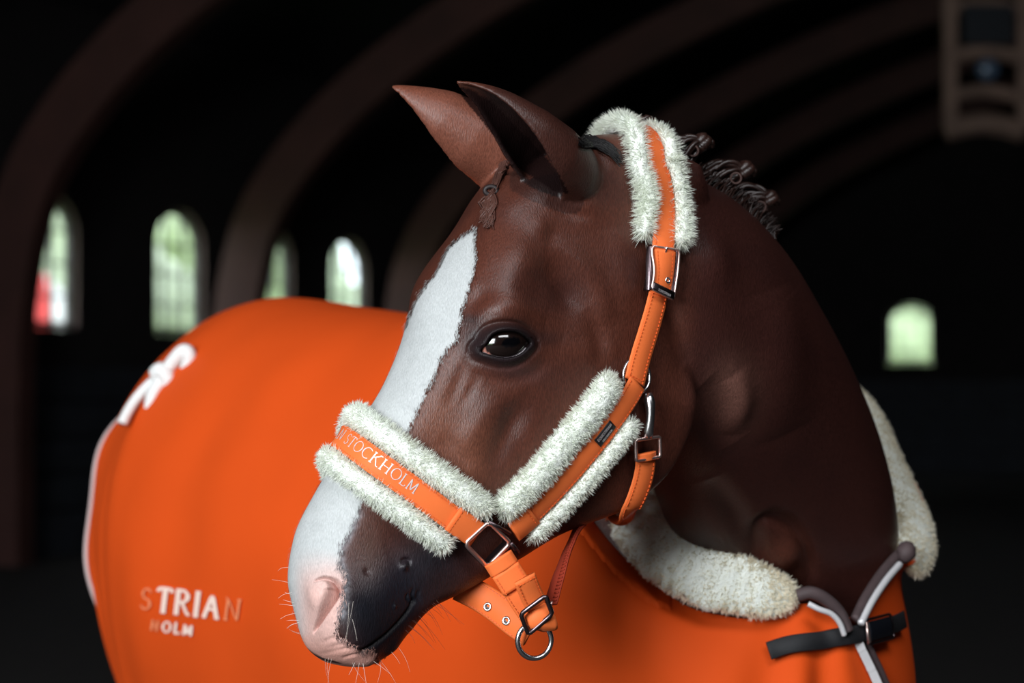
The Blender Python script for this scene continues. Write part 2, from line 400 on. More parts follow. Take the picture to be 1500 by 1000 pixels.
for q in np.linspace(0, seg[-1], 60):
    p = np.array([np.interp(q, seg, OUT[:, 0]), np.interp(q, seg, OUT[:, 1])])
    a0, r0 = polar(p[None]); dd = np.abs((sa-a0+np.pi) % (2*np.pi)-np.pi)
    rr = sr[dd < R(1.0)].max()
    src.append(CEN+rr*np.array([math.cos(a0[0]), math.sin(a0[0])])); dst.append(p)
pin = [((.1,.25,-.058), (742,504)), ((.075,.05,-.06), (845,270)), ((.09,.13,-.13), (880,400)), ((0,-.03,-.07), (900,192))]
for l_, p_ in pin:
    src.append(proj(h2w(np.array(l_)))[0]); dst.append(np.array(p_, float))
src, dst = np.array(src), np.array(dst)
def tps(src, dst, lam):
    n = len(src); S = src/500.
    r2 = ((S[:, None]-S[None])**2).sum(-1); K = r2*np.log(r2+1e-9)*.5+lam*np.eye(n)
    Pm = np.c_[np.ones(n), S]; Lm = np.block([[K, Pm], [Pm.T, np.zeros((3, 3))]])
    W = np.linalg.solve(Lm, np.r_[dst-src, np.zeros((3, 2))])
    def f(X):
        X = X/500.; out = np.empty((len(X), 2))
        for i in range(0, len(X), 20000):
            x = X[i:i+20000]; r2 = ((x[:, None]-S[None])**2).sum(-1)
            out[i:i+20000] = (r2*np.log(r2+1e-9)*.5)@W[:n]+np.c_[np.ones(len(x)), x]@W[n:]
        return out
    return f
warp = tps(src, dst, 2e-3)
def morph(P):
    p, dep = proj(P); d = warp(p); c, s = math.cos(PITCH), math.sin(PITCH)
    Q = np.array(P, float); Q[:, 0] += d[:, 0]*dep/F; up = -d[:, 1]*dep/F
    Q[:, 1] += -s*up; Q[:, 2] += c*up
    return Q
headw = morph(head.reshape(-1, 3)).reshape(head.shape)

def grid_faces(nu, nv, closed_v=True):
    i = np.arange(nu-1)[:, None]; j = np.arange(nv if closed_v else nv-1)[None]
    a = i*nv+j; b = i*nv+(j+1) % nv
    return np.stack([a, b, b+nv, a+nv], -1).reshape(-1, 4)
def solid_loft(G):
    """closed tube from rings, with collapsed ends"""
    nu, nv = G.shape[:2]
    V = np.concatenate([G.reshape(-1, 3), G[0].mean(0)[None], G[-1].mean(0)[None]])
    Fq = [tuple(f) for f in grid_faces(nu, nv)]
    c0, c1 = nu*nv, nu*nv+1
    Fq += [((k+1) % nv, k, c0) for k in range(nv)]
    Fq += [((nu-1)*nv+k, (nu-1)*nv+(k+1) % nv, c1) for k in range(nv)]
    return V, Fq

body_mb = MB()
body_mb.add(*solid_loft(headw))

# neck: crest and throat edge (pixel, pixel, depth), half width
NK = [((880,232,2.64),(900,470,2.64),.05), ((925,215,2.66),(930,560,2.66),.062), ((985,247,2.70),(975,640,2.70),.078),
      ((1062,290,2.77),(992,706,2.76),.09), ((1122,352,2.85),(1012,770,2.82),.10), ((1166,424,2.92),(1034,830,2.88),.108),
      ((1203,497,2.99),(1055,885,2.94),.118), ((1234,572,3.05),(1075,935,2.99),.125), ((1255,655,3.10),(1095,975,3.03),.128),
      ((1272,745,3.13),(1110,1000,3.06),.118), ((1288,815,3.14),(1130,1010,3.08),.095), ((1262,880,3.17),(1150,1000,3.12),.07)]
K_ = np.array([at(*q[0]) for q in NK]); T_ = np.array([at(*q[1]) for q in NK]); W_ = np.array([q[2] for q in NK])
nn = 70
K_ = crom(K_, nn); T_ = crom(T_, nn); W_ = crom(W_[:, None], nn)[:, 0]
Cn = (K_+T_)/2; U_ = (K_-T_)/2; Tn = unit(np.gradient(Cn, axis=0))
L_ = unit(np.cross(U_, Tn)); L_ = np.where((L_[:, 1] > 0)[:, None], -L_, L_)
an = np.linspace(0, 2*np.pi, 120, endpoint=False)
ca, sa_ = np.cos(an), np.sin(an)
# slightly thinner towards the crest
wid = (1-.22*np.clip(ca, 0, 1)**2)*np.sign(sa_)*np.abs(sa_)**.9
neckG = Cn[:, None]+U_[:, None]*ca[None, :, None]+(L_*W_[:, None])[:, None]*wid[None, :, None]
body_mb.add(*solid_loft(neckG))

def make_ear(P, odir, rmax, flip, prof=(.8, .98, 1.0, .86, .62, .36, .2, .07)):
    """pinna: axis points, direction of the opening"""
    n = 60; C = crom(np.array(P), n); t = np.linspace(0, 1, n)
    T = unit(np.gradient(C, axis=0)); O = odir-T*(T@odir)[:, None]; O = unit(O); S = np.cross(T, O)
    r = np.interp(t, [0, .15, .32, .5, .68, .84, .94, 1], prof)*rmax
    be = np.radians(np.interp(t, [0, .12, .3, .6, 1], [175, 165, 140, 112, 75]))
    m = 46; th = np.interp(t, [0, .5, 1], [.0075, .006, .004])
    f = np.linspace(-1, 1, m)
    ph = be[:, None]*f[None]
    def sheet(rad): 
        return C[:, None]-O[:, None]*(rad*np.cos(ph)*.95)[..., None]+S[:, None]*(rad*np.sin(ph))[..., None]
    outer = sheet(np.broadcast_to(r[:, None], ph.shape)); inner = sheet(np.maximum(r-th, r*.25)[:, None]*np.ones_like(ph))
    G = np.concatenate([outer, inner[:, ::-1]], 1)
    return solid_loft(G), C, T, O, S, r
near_ear = [at(846,268,2.60), at(812,238,2.555), at(770,197,2.525), at(718,152,2.51), at(667,121,2.505)]
far_ear = [at(772,268,2.66), at(735,230,2.66), at(683,199,2.645), at(624,160,2.63), at(572,127,2.62)]
(e1, ec1, eT1, eO1, eS1, er1) = make_ear(near_ear, unit(np.array([-.55, -.62, -.55])), .040, 1)
(e2, ec2, eT2, eO2, eS2, er2) = make_ear(far_ear, unit(np.array([-.62, .45, -.62])), .0435, -1, (.76, .94, 1.02, .98, .78, .44, .22, .07))
body_mb.add(*e1); body_mb.add(*e2)

tmp = mesh_obj('remesh_source', np.concatenate(body_mb.V), body_mb.F, bpy.data.materials.new('tmp'))
md = tmp.modifiers.new('r', 'REMESH'); md.mode = 'VOXEL'; md.voxel_size = .0022; md.adaptivity = 0
dg = bpy.context.evaluated_depsgraph_get(); em = tmp.evaluated_get(dg).to_mesh()
bm = bmesh.new(); bm.from_mesh(em); tmp.evaluated_get(dg).to_mesh_clear()
bpy.data.objects.remove(tmp)

def bm_arrays(bm):
    V = np.array([v.co[:] for v in bm.verts]); return V
def lap_smooth(V, E, it, w=None, lam=.5):
    n = len(V); deg = np.bincount(E.ravel(), minlength=n)[:, None].astype(float)
    i = np.r_[E[:, 0], E[:, 1]]; j = np.r_[E[:, 1], E[:, 0]]
    for _ in range(it):
        A = np.stack([np.bincount(i, V[j, k], n) for k in range(3)], 1)/np.maximum(deg, 1)
        D = (A-V)*lam
        if w is not None: D *= w[:, None]
        V = V+D
    return V
# finer faces round the eye, the nostril and the lips
def near_px(V, px, rad, dep):
    c = at(px[0], px[1], dep); return np.linalg.norm(V-c, axis=1) < rad
V = bm_arrays(bm)
E = np.array([[e.verts[0].index, e.verts[1].index] for e in bm.edges])
V = lap_smooth(V, E, 3)
earw = np.zeros(len(V))
for c in (ec1[:14], ec2[:14]):
    for q in c[::3]: earw = np.maximum(earw, np.exp(-((V-q)**2).sum(1)/.03**2))
V = lap_smooth(V, E, 14, earw*.6)
# soften the join of jaw and neck a little
jw = np.exp(-((V-at(985, 420, 2.62))**2).sum(1)/.06**2)+np.exp(-((V-at(1012, 500, 2.65))**2).sum(1)/.04**2)
V = lap_smooth(V, E, 25, np.clip(jw, 0, 1)*.7)
for v, c in zip(bm.verts, V): v.co = c
bvh = BVHTree.FromBMesh(bm)
def hit(px, py, tree=None, d0=2.5):
    d = unit(ray(px, py)); h = (tree or bvh).ray_cast(Vector(CAM), Vector(d), 8)
    if h[0] is None:
        p = (tree or bvh).find_nearest(Vector(at(px, py, d0)))
        return np.array(p[0]), np.array(p[1])
    return np.array(h[0]), np.array(h[1])
spots = [((744, 503), .05), ((476, 885), .038), ((565, 930), .05), ((594, 828), .02)]
sel = np.zeros(len(V), bool)
for (p, r_) in spots: sel |= np.linalg.norm(V-hit(*p)[0], axis=1) < r_
bm.verts.ensure_lookup_table()
se = [e for e in bm.edges if sel[e.verts[0].index] and sel[e.verts[1].index]]
bmesh.ops.subdivide_edges(bm, edges=se, cuts=1, use_grid_fill=True)
bmesh.ops.triangulate(bm, faces=[f for f in bm.faces if len(f.verts) > 4])
bm.verts.index_update(); bm.normal_update()
V = bm_arrays(bm); N = np.array([v.normal[:] for v in bm.verts])
E = np.array([[e.verts[0].index, e.verts[1].index] for e in bm.edges])

D = np.zeros(len(V))
def seg_dist(V, P):
    """distance to a polyline and the position along it (0..1)"""
    best = np.full(len(V), 9.); tt = np.zeros(len(V)); n = len(P)-1
    for i in range(n):
        a, b = P[i], P[i+1]; ab = b-a
        t = np.clip(((V-a)@ab)/(ab@ab+1e-12), 0, 1)
        d = np.linalg.norm(V-(a+t[:, None]*ab), axis=1); m = d < best
        best[m] = d[m]; tt[m] = (i+t[m])/n
    return best, tt
def local(V, P, r):
    P = np.asarray(P); lo, hi = P.min(0)-r, P.max(0)+r
    return np.where(((V > lo) & (V < hi)).all(1))[0]
def bump(px, py, rad, amp):
    c = hit(px, py)[0]; ix = local(V, c[None], rad*2.6)
    D[ix] += amp*np.exp(-((V[ix]-c)**2).sum(1)/rad**2)
def groove(pts, width, depth, taper=True):
    P = np.array([hit(*p)[0] for p in crom(np.array(pts, float), max(8, 3*len(pts)))])
    ix = local(V, P, width*3); d, t = seg_dist(V[ix], P)
    w = np.sin(np.pi*np.clip(t, .02, .98))**.6 if taper else 1
    D[ix] -= depth*w*np.exp(-(d/width)**2)
def ridge(pts, width, h): groove(pts, width, -h)

# modelling of the face (pixels only say which spot of the skin is meant)
bump(742, 500, .030, .007)                                  # the globe of the eye under the lids
ridge([(690,462),(715,452),(745,450),(775,458),(800,474)], .012, .0035)          # brow
bump(836, 432, .022, -.007); bump(815, 398, .02, -.004); bump(700, 440, .014, -.0025); bump(790, 330, .014, .002); bump(808, 345, .010, -.0012); ridge([(712,300),(716,350),(722,400)], .010, .0015); bump(860, 300, .018, .003); groove([(800,290),(830,310),(870,318)], .006, .002); ridge([(905,330),(915,400),(912,470)], .02, .003); bump(880, 600, .03, .003); groove([(735,590),(760,640),(765,700)], .012, .002)     # hollow above the eye
ridge([(800,360),(845,385),(880,430),(885,480)], .014, .0035)
bump(760, 375, .03, .004); bump(742, 300, .02, .003)
ridge([(820,500),(870,520),(905,500)], .016, .003)          # cheek bone
groove([(700,545),(735,556),(775,550),(805,525)], .008, .002)
groove([(686,520),(672,560),(655,600)], .008, .0022); groove([(700,540),(690,570),(672,600)], .006, .0016)
groove([(722,690),(735,655),(752,620),(775,585)], .013, .0055)
ridge([(676,672),(690,640),(712,605),(740,575)], .014, .003)
groove([(640,640),(668,660),(690,690)], .010, .002)
groove([(860,450),(880,500),(870,540)], .012, .003)
groove([(1004,540),(985,480),(980,430)], .012, .004)        # behind the jaw
ridge([(1015,610),(1013,570),(1000,528)], .012, .002)
# veins of the cheek and the neck's muscles
groove([(1030,560),(1060,600),(1075,650)], .02, .006); ridge([(1075,545),(1085,590),(1070,640)], .018, .007)
ridge([(1130,420),(1150,520),(1150,640)], .05, .008); groove([(1040,700),(1080,760),(1110,830)], .018, .006)
groove([(1113,830),(1112,780),(1128,758),(1165,775),(1186,820),(1190,860)], .009, .007)
bump(1150, 815, .025, .007); bump(1048, 380, .03, .005)
# nostril, lips, chin
bump(466, 872, .016, .005); bump(502, 868, .014, .003)
nos = [(463,851),(473,847),(484,850),(491,859),(488,871),(480,886),(471,902),(463,917),(459,926)]
P = np.array([hit(*p)[0] for p in crom(np.array(nos, float), 40)]); ix = local(V, P, .03); d, t = seg_dist(V[ix], P)
wd = np.interp(t, [0, .2, .42, .6, 1], [.0012, .0022, .0062, .0045, .0012]); dp = np.interp(t, [0, .2, .45, .7, 1], [.004, .009, .022, .015, .003])
D[ix] -= dp*np.exp(-(d/wd)**2.5)
mouth = [(528,955),(546,945),(566,930),(584,912),(597,896),(606,880)]
groove(mouth, .0024, .0028, False); bump(540, 968, .012, .003); bump(578, 948, .011, .0018); bump(604, 922, .009, .0015); bump(618, 900, .014, .001)
for w_ in ([(470,958),(500,951),(530,945)], [(478,950),(510,940)], [(470,941),(490,934),(505,936)], [(500,964),(525,957)]): groove(w_, .002, .0012)
groove([(598,868),(596,876),(602,884)], .002, .0018); groove([(606,862),(603,872),(609,882)], .0022, .002); groove([(614,864),(611,872),(616,880)], .002, .0016)
bump(591, 829, .0045, .0035); groove([(586,826),(592,820),(600,821),(600,830)], .002, .0022)
bump(537, 838, .003, -.002); bump(578, 888, .002, .0012)
groove([(560,800),(600,790),(640,800)], .02, .003); bump(560, 850, .022, .003)
V = V+N*(D*1.25)[:, None]

# eye: an almond opening in the skin, lids raised round it
bm.verts.ensure_lookup_table()
ep, _ = hit(742, 503); ix = np.where(np.linalg.norm(V-ep, axis=1) < .028)[0]
en = unit(N[ix].mean(0)); ep = ep+en*.006
def on_plane(px, py): 
    d = ray(px, py); t = ((ep-CAM)@en)/(d@en); return CAM+d*t
eu = unit(on_plane(779, 501)-on_plane(709, 513)); ev = np.cross(en, eu)
if ev[2] < 0: ev = -ev
ALM = [(708,515),(714,505),(720,493),(727,487.5),(736,485),(746,485),(757,487),(768,492),(776,498),(781,503),(775,509),(768,515),(758,520.5),(748,523.5),(738,524),(728,522.5),(718,519.5)]
A2 = np.array([[(on_plane(*p)-ep)@eu, (on_plane(*p)-ep)@ev] for p in ALM])
A2 = crom(A2, 90, closed=True)
ix = np.where((np.linalg.norm(V-ep, axis=1) < .055) & (N@en > -.2))[0]
q = np.stack([(V[ix]-ep)@eu, (V[ix]-ep)@ev], 1)
Pz = np.c_[np.concatenate([A2, A2[:1]]), np.zeros(len(A2)+1)]
sd, _ = seg_dist(np.c_[q, np.zeros(len(q))], Pz); ins = in_poly(q[:, 0], q[:, 1], A2); sd = np.where(ins, sd, -sd)
hgt = (V[ix]-ep)@en
cap = .0005+.004*np.exp(-(q[:, 0]/.03)**2)                                        # lid margins lie on the globe
tgt = np.where(sd > 0, -.016*sstep(0, .0022, sd), 0)
lid = np.exp(-((sd+.0030)/.0030)**2)*np.where(q[:, 1] > .002, .0042, .0022)*(sd < .001)
crs = -.0028*np.exp(-((sd+.0095)/.0025)**2)*(q[:, 1] > -.004) - .0016*np.exp(-((sd+.0105)/.003)**2)*(q[:, 1] <= -.004)
V[ix] += en*(tgt+lid+crs)[:, None]
eye_sd = np.full(len(V), -1.); eye_sd[ix] = sd
V = lap_smooth(V, E, 1, np.where(np.abs(eye_sd) < .02, .5, .15))
for v, c in zip(bm.verts, V): v.co = c
bm.normal_update(); N = np.array([v.normal[:] for v in bm.verts])

# ---- coat pattern with painted shade and highlights, stored on the skin
px, dep = proj(V); H3 = w2h(V)
facing = np.sum(N*(CAM-V), 1) > 0
fur_n = wob(V, 900, 1)*2.2+wob(V, 2200, 2)*1.6; fur_m = wob(V, 900, 3)*2.2+wob(V, 2200, 4)*1.6
X = px[:, 0]+fur_n*.9; Y = px[:, 1]+fur_m*.9
BLAZE = [(697,334),(697,350),(697,380),(694,405),(685,430),(678,450),(673,480),(670,498),(655,512),(645,530),(637,552),(622,580),(612,602),(600,625),(585,655),(545,715),
 (532,733),(523,756),(509,787),(498,804),(497,818),(499,832),(505,846),(505,862),(502,876),(498,897),(494,912),(495,933),(512,943),(522,952),(535,956),(548,953),(553,972),
 (556,1010),(380,1010),(370,800),(420,690),(520,540),(575,510),(596,476),(603,456),(612,438),(625,417),(640,400),(655,366),(672,350),(685,342)]
m_near = in_poly(X, Y, BLAZE)
Hm = H3.copy(); Hm[:, 0] *= -1                                    # the hidden half of the face mirrors the visible one
pm, _ = proj(h2w(Hm)); m_far = in_poly(pm[:, 0]+fur_n, pm[:, 1]+fur_m, BLAZE)
use_near = (facing & (H3[:, 0] > -.075)) | (H3[:, 0] > .012)
inhead = (H3[:, 1] > .06) & (H3[:, 1] < .8) & (np.abs(H3[:, 0]) < .16) & (H3[:, 2] > -.2)
white = np.where(use_near, m_near, m_far) & inhead
def G2(cx, cy, sx, sy=None, rot=0):
    sy = sy or sx; c, s = math.cos(rot), math.sin(rot); dx, dy = px[:, 0]-cx, px[:, 1]-cy
    return np.exp(-((dx*c+dy*s)/sx)**2-((-dx*s+dy*c)/sy)**2)*inhead*(H3[:, 0] > -.06)
col = np.empty((len(V), 3)); col[:] = lin(76, 40, 30)
def blend(m, rgb): 
    global col
    m = np.clip(m, 0, 1)[:, None]; col = col*(1-m)+np.array(lin(*rgb))*m
n1 = wob(V, 18, 9); n2 = wob(V, 45, 10)
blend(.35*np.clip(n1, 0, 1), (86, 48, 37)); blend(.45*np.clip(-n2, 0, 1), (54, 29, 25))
neck_shade_m = sstep(985, 1035, px[:, 0])*(1-inhead*(px[:, 0] < 1015)); blend(neck_shade_m*.8, (47, 23, 21)); blend(.75*np.exp(-((px[:, 0]-1072)/35)**2-((px[:, 1]-575)/50)**2)*(~inhead), (112, 76, 66)); blend(.5*np.exp(-((px[:, 0]-1150)/40)**2-((px[:, 1]-810)/45)**2)*(px[:, 0] > 1100), (96, 52, 38))  # neck darkened for the shade behind the jaw, a highlight patch painted on it
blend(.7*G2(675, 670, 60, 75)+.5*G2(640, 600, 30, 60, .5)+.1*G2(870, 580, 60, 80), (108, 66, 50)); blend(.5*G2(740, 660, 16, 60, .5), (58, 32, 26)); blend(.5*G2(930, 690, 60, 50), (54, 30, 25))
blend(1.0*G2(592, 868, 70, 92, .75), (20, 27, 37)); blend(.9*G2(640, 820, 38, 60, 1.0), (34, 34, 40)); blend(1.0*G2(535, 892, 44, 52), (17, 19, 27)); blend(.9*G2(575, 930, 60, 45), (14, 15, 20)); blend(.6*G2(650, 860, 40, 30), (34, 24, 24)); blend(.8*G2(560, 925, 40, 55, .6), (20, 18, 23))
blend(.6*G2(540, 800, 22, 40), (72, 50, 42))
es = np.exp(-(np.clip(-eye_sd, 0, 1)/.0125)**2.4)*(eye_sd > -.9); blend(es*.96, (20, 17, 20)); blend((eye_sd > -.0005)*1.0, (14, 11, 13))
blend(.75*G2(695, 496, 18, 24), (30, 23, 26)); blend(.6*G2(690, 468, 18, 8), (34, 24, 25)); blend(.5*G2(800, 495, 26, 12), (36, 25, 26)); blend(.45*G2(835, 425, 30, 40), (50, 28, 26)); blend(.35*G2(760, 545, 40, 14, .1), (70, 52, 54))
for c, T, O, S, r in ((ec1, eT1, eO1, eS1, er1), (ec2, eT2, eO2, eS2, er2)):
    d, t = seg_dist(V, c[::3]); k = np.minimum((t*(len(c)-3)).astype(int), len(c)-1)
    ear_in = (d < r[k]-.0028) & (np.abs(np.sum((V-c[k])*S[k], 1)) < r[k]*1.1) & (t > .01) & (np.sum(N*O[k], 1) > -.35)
    blend(((d < r[k]+.012) & (t > .12))*(.6 if c is ec2 else .85), (122, 72, 56) if c is ec2 else (52, 28, 23)); blend(ear_in*.9, (24, 14, 14)); blend((d < .05)*sstep(.75, 1., t)*.5, (96, 50, 34))  # far ear painted lighter as lit, near ear darker as shaded
wcol = np.array(lin(180, 183, 183)); pink = np.array(lin(208, 170, 161)); pk2 = np.array(lin(188, 134, 119))
pm_ = sstep(800, 868, px[:, 1]-.15*(px[:, 0]-460)+10*wob(V, 60, 12))*sstep(-2, 36, px[:, 0]-424)+sstep(925, 955, px[:, 1])
pm_ = np.clip(pm_, 0, 1); lo = sstep(915, 965, px[:, 1])*.75
wc = wcol*(1-pm_[:, None])+(pink*(1-lo[:, None])+pk2*lo[:, None])*pm_[:, None]
wc = wc*(1-.05*np.abs(wob(V, 120, 14)))[:, None]
col = np.where(white[:, None], wc, col)
gm = white & False
ixn, tn = seg_dist(V, P); nm = np.exp(-(ixn/np.interp(tn, [0, .2, .42, .6, 1], [.0015, .002, .0055, .004, .0012]))**2)*np.interp(tn, [0, .25, .45, 1], [.35, .6, .85, .4])
blend(nm*.92, (86, 50, 52))  # inner shade of the nostril slit put into the colour
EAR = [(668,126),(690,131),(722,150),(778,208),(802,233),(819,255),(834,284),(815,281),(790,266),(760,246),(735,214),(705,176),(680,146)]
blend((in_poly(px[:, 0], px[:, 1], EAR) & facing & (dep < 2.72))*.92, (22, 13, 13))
blend(np.exp(-(seg_dist(V, np.array([hit(*p)[0] for p in mouth]))[0]/.004)**2)*.8, (10, 9, 11))
dl, _ = seg_dist(V, np.array([hit(*p)[0] for p in [(444, 944), (457, 956), (473, 965), (494, 970)]])); blend(np.exp(-(dl/.0050)**2)*1.0*(px[:, 1] > np.interp(px[:, 0], [440, 457, 473, 500], [940, 953, 963, 970])), (18, 14, 16))
# grey mottled skin along the edge of the white on the muzzle
edge = [(524,752),(509,787),(498,808),(500,832),(506,850),(504,880),(500,900)]
de, _ = seg_dist(V, np.array([hit(*p)[0] for p in crom(np.array(edge, float), 16)])); blend(np.exp(-(de/.0045)**2)*(.55+.3*wob(V, 700, 20))*(~white), (150, 150, 156))

# ---- materials of the horse
def hair_coat():
    m, n, l, p = new_mat('horse_coat')
    at_ = n.new('ShaderNodeAttribute'); at_.attribute_name = 'coat'
    tc = n.new('ShaderNodeTexCoord'); mp = n.new('ShaderNodeMapping'); mp.inputs['Rotation'].default_value = (0, R(-35), 0); mp.inputs['Scale'].default_value = (900, 500, 220)
    l.new(tc.outputs['Object'], mp.inputs['Vector'])
    t = n.new('ShaderNodeTexNoise'); t.inputs['Scale'].default_value = 1; t.inputs['Detail'].default_value = 3; l.new(mp.outputs[0], t.inputs['Vector'])
    mr = n.new('ShaderNodeMapRange'); mr.inputs[1].default_value = .25; mr.inputs[2].default_value = .75; mr.inputs[3].default_value = .62; mr.inputs[4].default_value = 1.38
    l.new(t.outputs[0], mr.inputs[0])
    mx = n.new('ShaderNodeMix'); mx.data_type = 'RGBA'; mx.blend_type = 'MULTIPLY'; l.new(at_.outputs['Alpha'], mx.inputs[0])
    sm = n.new('ShaderNodeMath'); sm.operation = 'MULTIPLY'; sm.inputs[1].default_value = .34; l.new(at_.outputs['Alpha'], sm.inputs[0]); l.new(sm.outputs[0], p.inputs['Specular IOR Level'])
    l.new(at_.outputs['Color'], mx.inputs[6]); l.new(mr.outputs[0], mx.inputs[7]); l.new(mx.outputs[2], p.inputs['Base Color'])
    b = n.new('ShaderNodeBump'); b.inputs['Strength'].default_value = .40; b.inputs['Distance'].default_value = .0016
    l.new(t.outputs[0], b.inputs['Height']); l.new(b.outputs[0], p.inputs['Normal'])
    p.inputs['Roughness'].default_value = .40; p.inputs['Specular IOR Level'].default_value = .5
    p.inputs['Sheen Weight'].default_value = .0; p.inputs['Sheen Roughness'].default_value = .4; p.inputs['Sheen Tint'].default_value = (.75, .6, .6, 1)
    return m
M_coat = hair_coat()
# trunk, legs and the rest of the body under the rug, in the same skin
PSI = R(52); BH = np.array([math.cos(PSI), -math.sin(PSI), 0]); BL = np.array([math.sin(PSI), math.cos(PSI), 0]); B0 = np.array([.40, 2.90, 0])
def bw(s, q, z): return B0-s*BH+q*BL+np.array([0, 0, z])         # s back from the chest, q to the far side
hid = MB()
TS = crom(np.array([(.10,1.28,1.02,.13),(.2,1.40,.94,.19),(.4,1.54,.87,.235),(.7,1.525,.83,.265),(1.0,1.54,.84,.28),(1.25,1.565,.87,.27),(1.40,1.53,.9,.215),(1.50,1.46,1.0,.14)]), 30)
av = np.linspace(0, 2*np.pi, 40, endpoint=False)
hid.add(*solid_loft(np.array([[bw(s_, w_*np.sin(a), (zt+zb)/2+(zt-zb)/2*np.cos(a)) for a in av] for s_, zt, zb, w_ in TS])))
for s_, q_, hind in ((.30, -.11, 0), (.34, .11, 0), (1.28, -.11, 1), (1.33, .11, 1)):
    ks = [(0, .95, .085), (.02, .75, .062), (0, .50, .047), (0, .44, .036), (.01, .25, .030), (.0, .14, .034), (-.03, .07, .045), (-.045, .0, .058)] if not hind else \
         [(0, 1.0, .12), (-.06, .80, .09), (.07, .58, .050), (.09, .52, .046), (.06, .38, .033), (.03, .22, .030), (.01, .13, .035), (-.02, .06, .045), (-.035, .0, .058)]
    kk = crom(np.array(ks), 24); hid.tube(np.array([bw(s_+a, q_, z) for a, z, _ in kk]), kk[:, 2], 14)
base_i = len(bm.verts); hv = [bm.verts.new(tuple(v)) for v in np.concatenate(hid.V)]
for f in hid.F: bm.faces.new([hv[i] for i in f])
col = np.concatenate([col, np.tile(np.array(lin(70, 36, 29)), (len(hv), 1))]); bm.normal_update()
me = bpy.data.meshes.new('horse'); bm.to_mesh(me); bm.free()
me.materials.append(M_coat); me.polygons.foreach_set('use_smooth', np.ones(len(me.polygons), bool))
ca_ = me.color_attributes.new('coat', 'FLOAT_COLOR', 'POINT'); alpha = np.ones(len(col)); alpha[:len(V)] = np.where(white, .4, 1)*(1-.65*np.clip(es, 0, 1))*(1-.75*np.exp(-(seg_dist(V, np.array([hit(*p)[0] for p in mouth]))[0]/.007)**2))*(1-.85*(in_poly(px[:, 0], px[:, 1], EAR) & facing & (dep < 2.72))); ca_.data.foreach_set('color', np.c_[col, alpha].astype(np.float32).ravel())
VN, VC, VW, VP, VH = V.copy(), col.copy(), white.copy(), px.copy(), H3.copy(); NN0 = N.copy(); E0 = E
horse = bpy.data.objects.new('horse', me); COL.objects.link(horse)
bvh = bvh_of(horse)
tag(horse, 'dark chestnut horse with a white blaze and pink muzzle, head turned to the left', 'horse')
tl = MB(); rg = np.random.default_rng(3)
for i in range(90):
    a = rg.normal(size=2)*.022; e_ = rg.normal(size=2)*.05
    tl.tube(crom(np.array([bw(1.50, a[0]*.5, 1.42+a[1]*.5), bw(1.545+a[1]*.5, a[0], 1.34), bw(1.52+e_[1]*.4, e_[0]*.5, 1.05), bw(1.50+e_[1]*.6, e_[0]*.8, .72+rg.uniform(-.1, .1))]), 12), np.linspace(.006, .003, 12), 5)
tl.obj('tail', mat('tail_hair', (30, 17, 14), .45), horse)['kind'] = 'stuff'
# ------------------------------------------------------------------ eyes, hair, whiskers of the horse
def eye_mat():
    m, n, l, p = new_mat('eye')
    a = n.new('ShaderNodeAttribute'); a.attribute_name = 'iris'; l.new(a.outputs['Color'], p.inputs['Base Color'])
    p.inputs['Roughness'].default_value = .12; p.inputs['Coat Weight'].default_value = 1; p.inputs['Coat Roughness'].default_value = .07; p.inputs['IOR'].default_value = 1.45
    return m
M_eye = eye_mat()
def make_eye(c, n_, u_, v_, name):
    a = np.linspace(0, 2*np.pi, 64, endpoint=False); b = np.linspace(.001, np.pi-.001, 40)
    S_ = np.stack([np.sin(b)[:, None]*np.cos(a), np.sin(b)[:, None]*np.sin(a), np.cos(b)[:, None]*np.ones_like(a)], -1)
    rad = np.array([.0290, .0225, .0225])
    bul = 1+.05*np.exp(-((S_[..., 0]/.55)**2+(S_[..., 1]/.55)**2))*(S_[..., 2] > 0)
    G = c+(S_[..., 0]*rad[0]*bul)[..., None]*u_+(S_[..., 1]*rad[1]*bul)[..., None]*v_+(S_[..., 2]*rad[2]*bul)[..., None]*n_
    V_, F_ = solid_loft(G)
    o = mesh_obj(name, V_, F_, M_eye, horse)
    Q = np.concatenate([S_.reshape(-1, 3), [[0, 0, 1.], [0, 0, -1.]]])
    x, y = Q[:, 0], Q[:, 1]
    d = np.hypot(x*1.0-.03, y*1.10-.05)
    cc = np.empty((len(Q), 3)); cc[:] = lin(176, 118, 104)                          # sclera, pinkish
    iris = d < .80; cc[iris] = lin(22, 13, 11)
    rim_ = (d > .76) & (d < .83); cc[rim_] = lin(30, 18, 16)
    pup = np.hypot((x-.08)/1.6, (y-.06)) < .22; cc[pup] = lin(4, 4, 6)
    al = o.data.color_attributes.new('iris', 'FLOAT_COLOR', 'POINT'); al.data.foreach_set('color', np.c_[cc, np.ones(len(cc))].astype(np.float32).ravel())
    return o
make_eye(ep-en*.0205, en, eu, ev, 'eye')
# wet lower rim of the near eye
M_wet = mat('wet_lid_rim', (70, 62, 66), .08, coat=1)
def surf(px_, py_, off=0, tree=None): 
    p, n_ = hit(px_, py_, tree); return p+n_*off
lowlid = [(712,517),(719,520.5),(728,523.2),(738,524.6),(748,524),(758,521),(767,515.5),(773,509.5)]
lp = np.array([on_plane(*p) for p in crom(np.array(lowlid, float), 40)])
lx = (lp-ep)@eu; lp = lp+en*(np.sqrt(np.clip(1-(lx/.029)**2-(((lp-ep)@ev)/.0225)**2, 0.05, 1))*.0225-.0205+.0012)[:, None]
b = MB(); b.tube(lp, .0011, 6); b.obj('eyelid_rim', M_wet, horse)
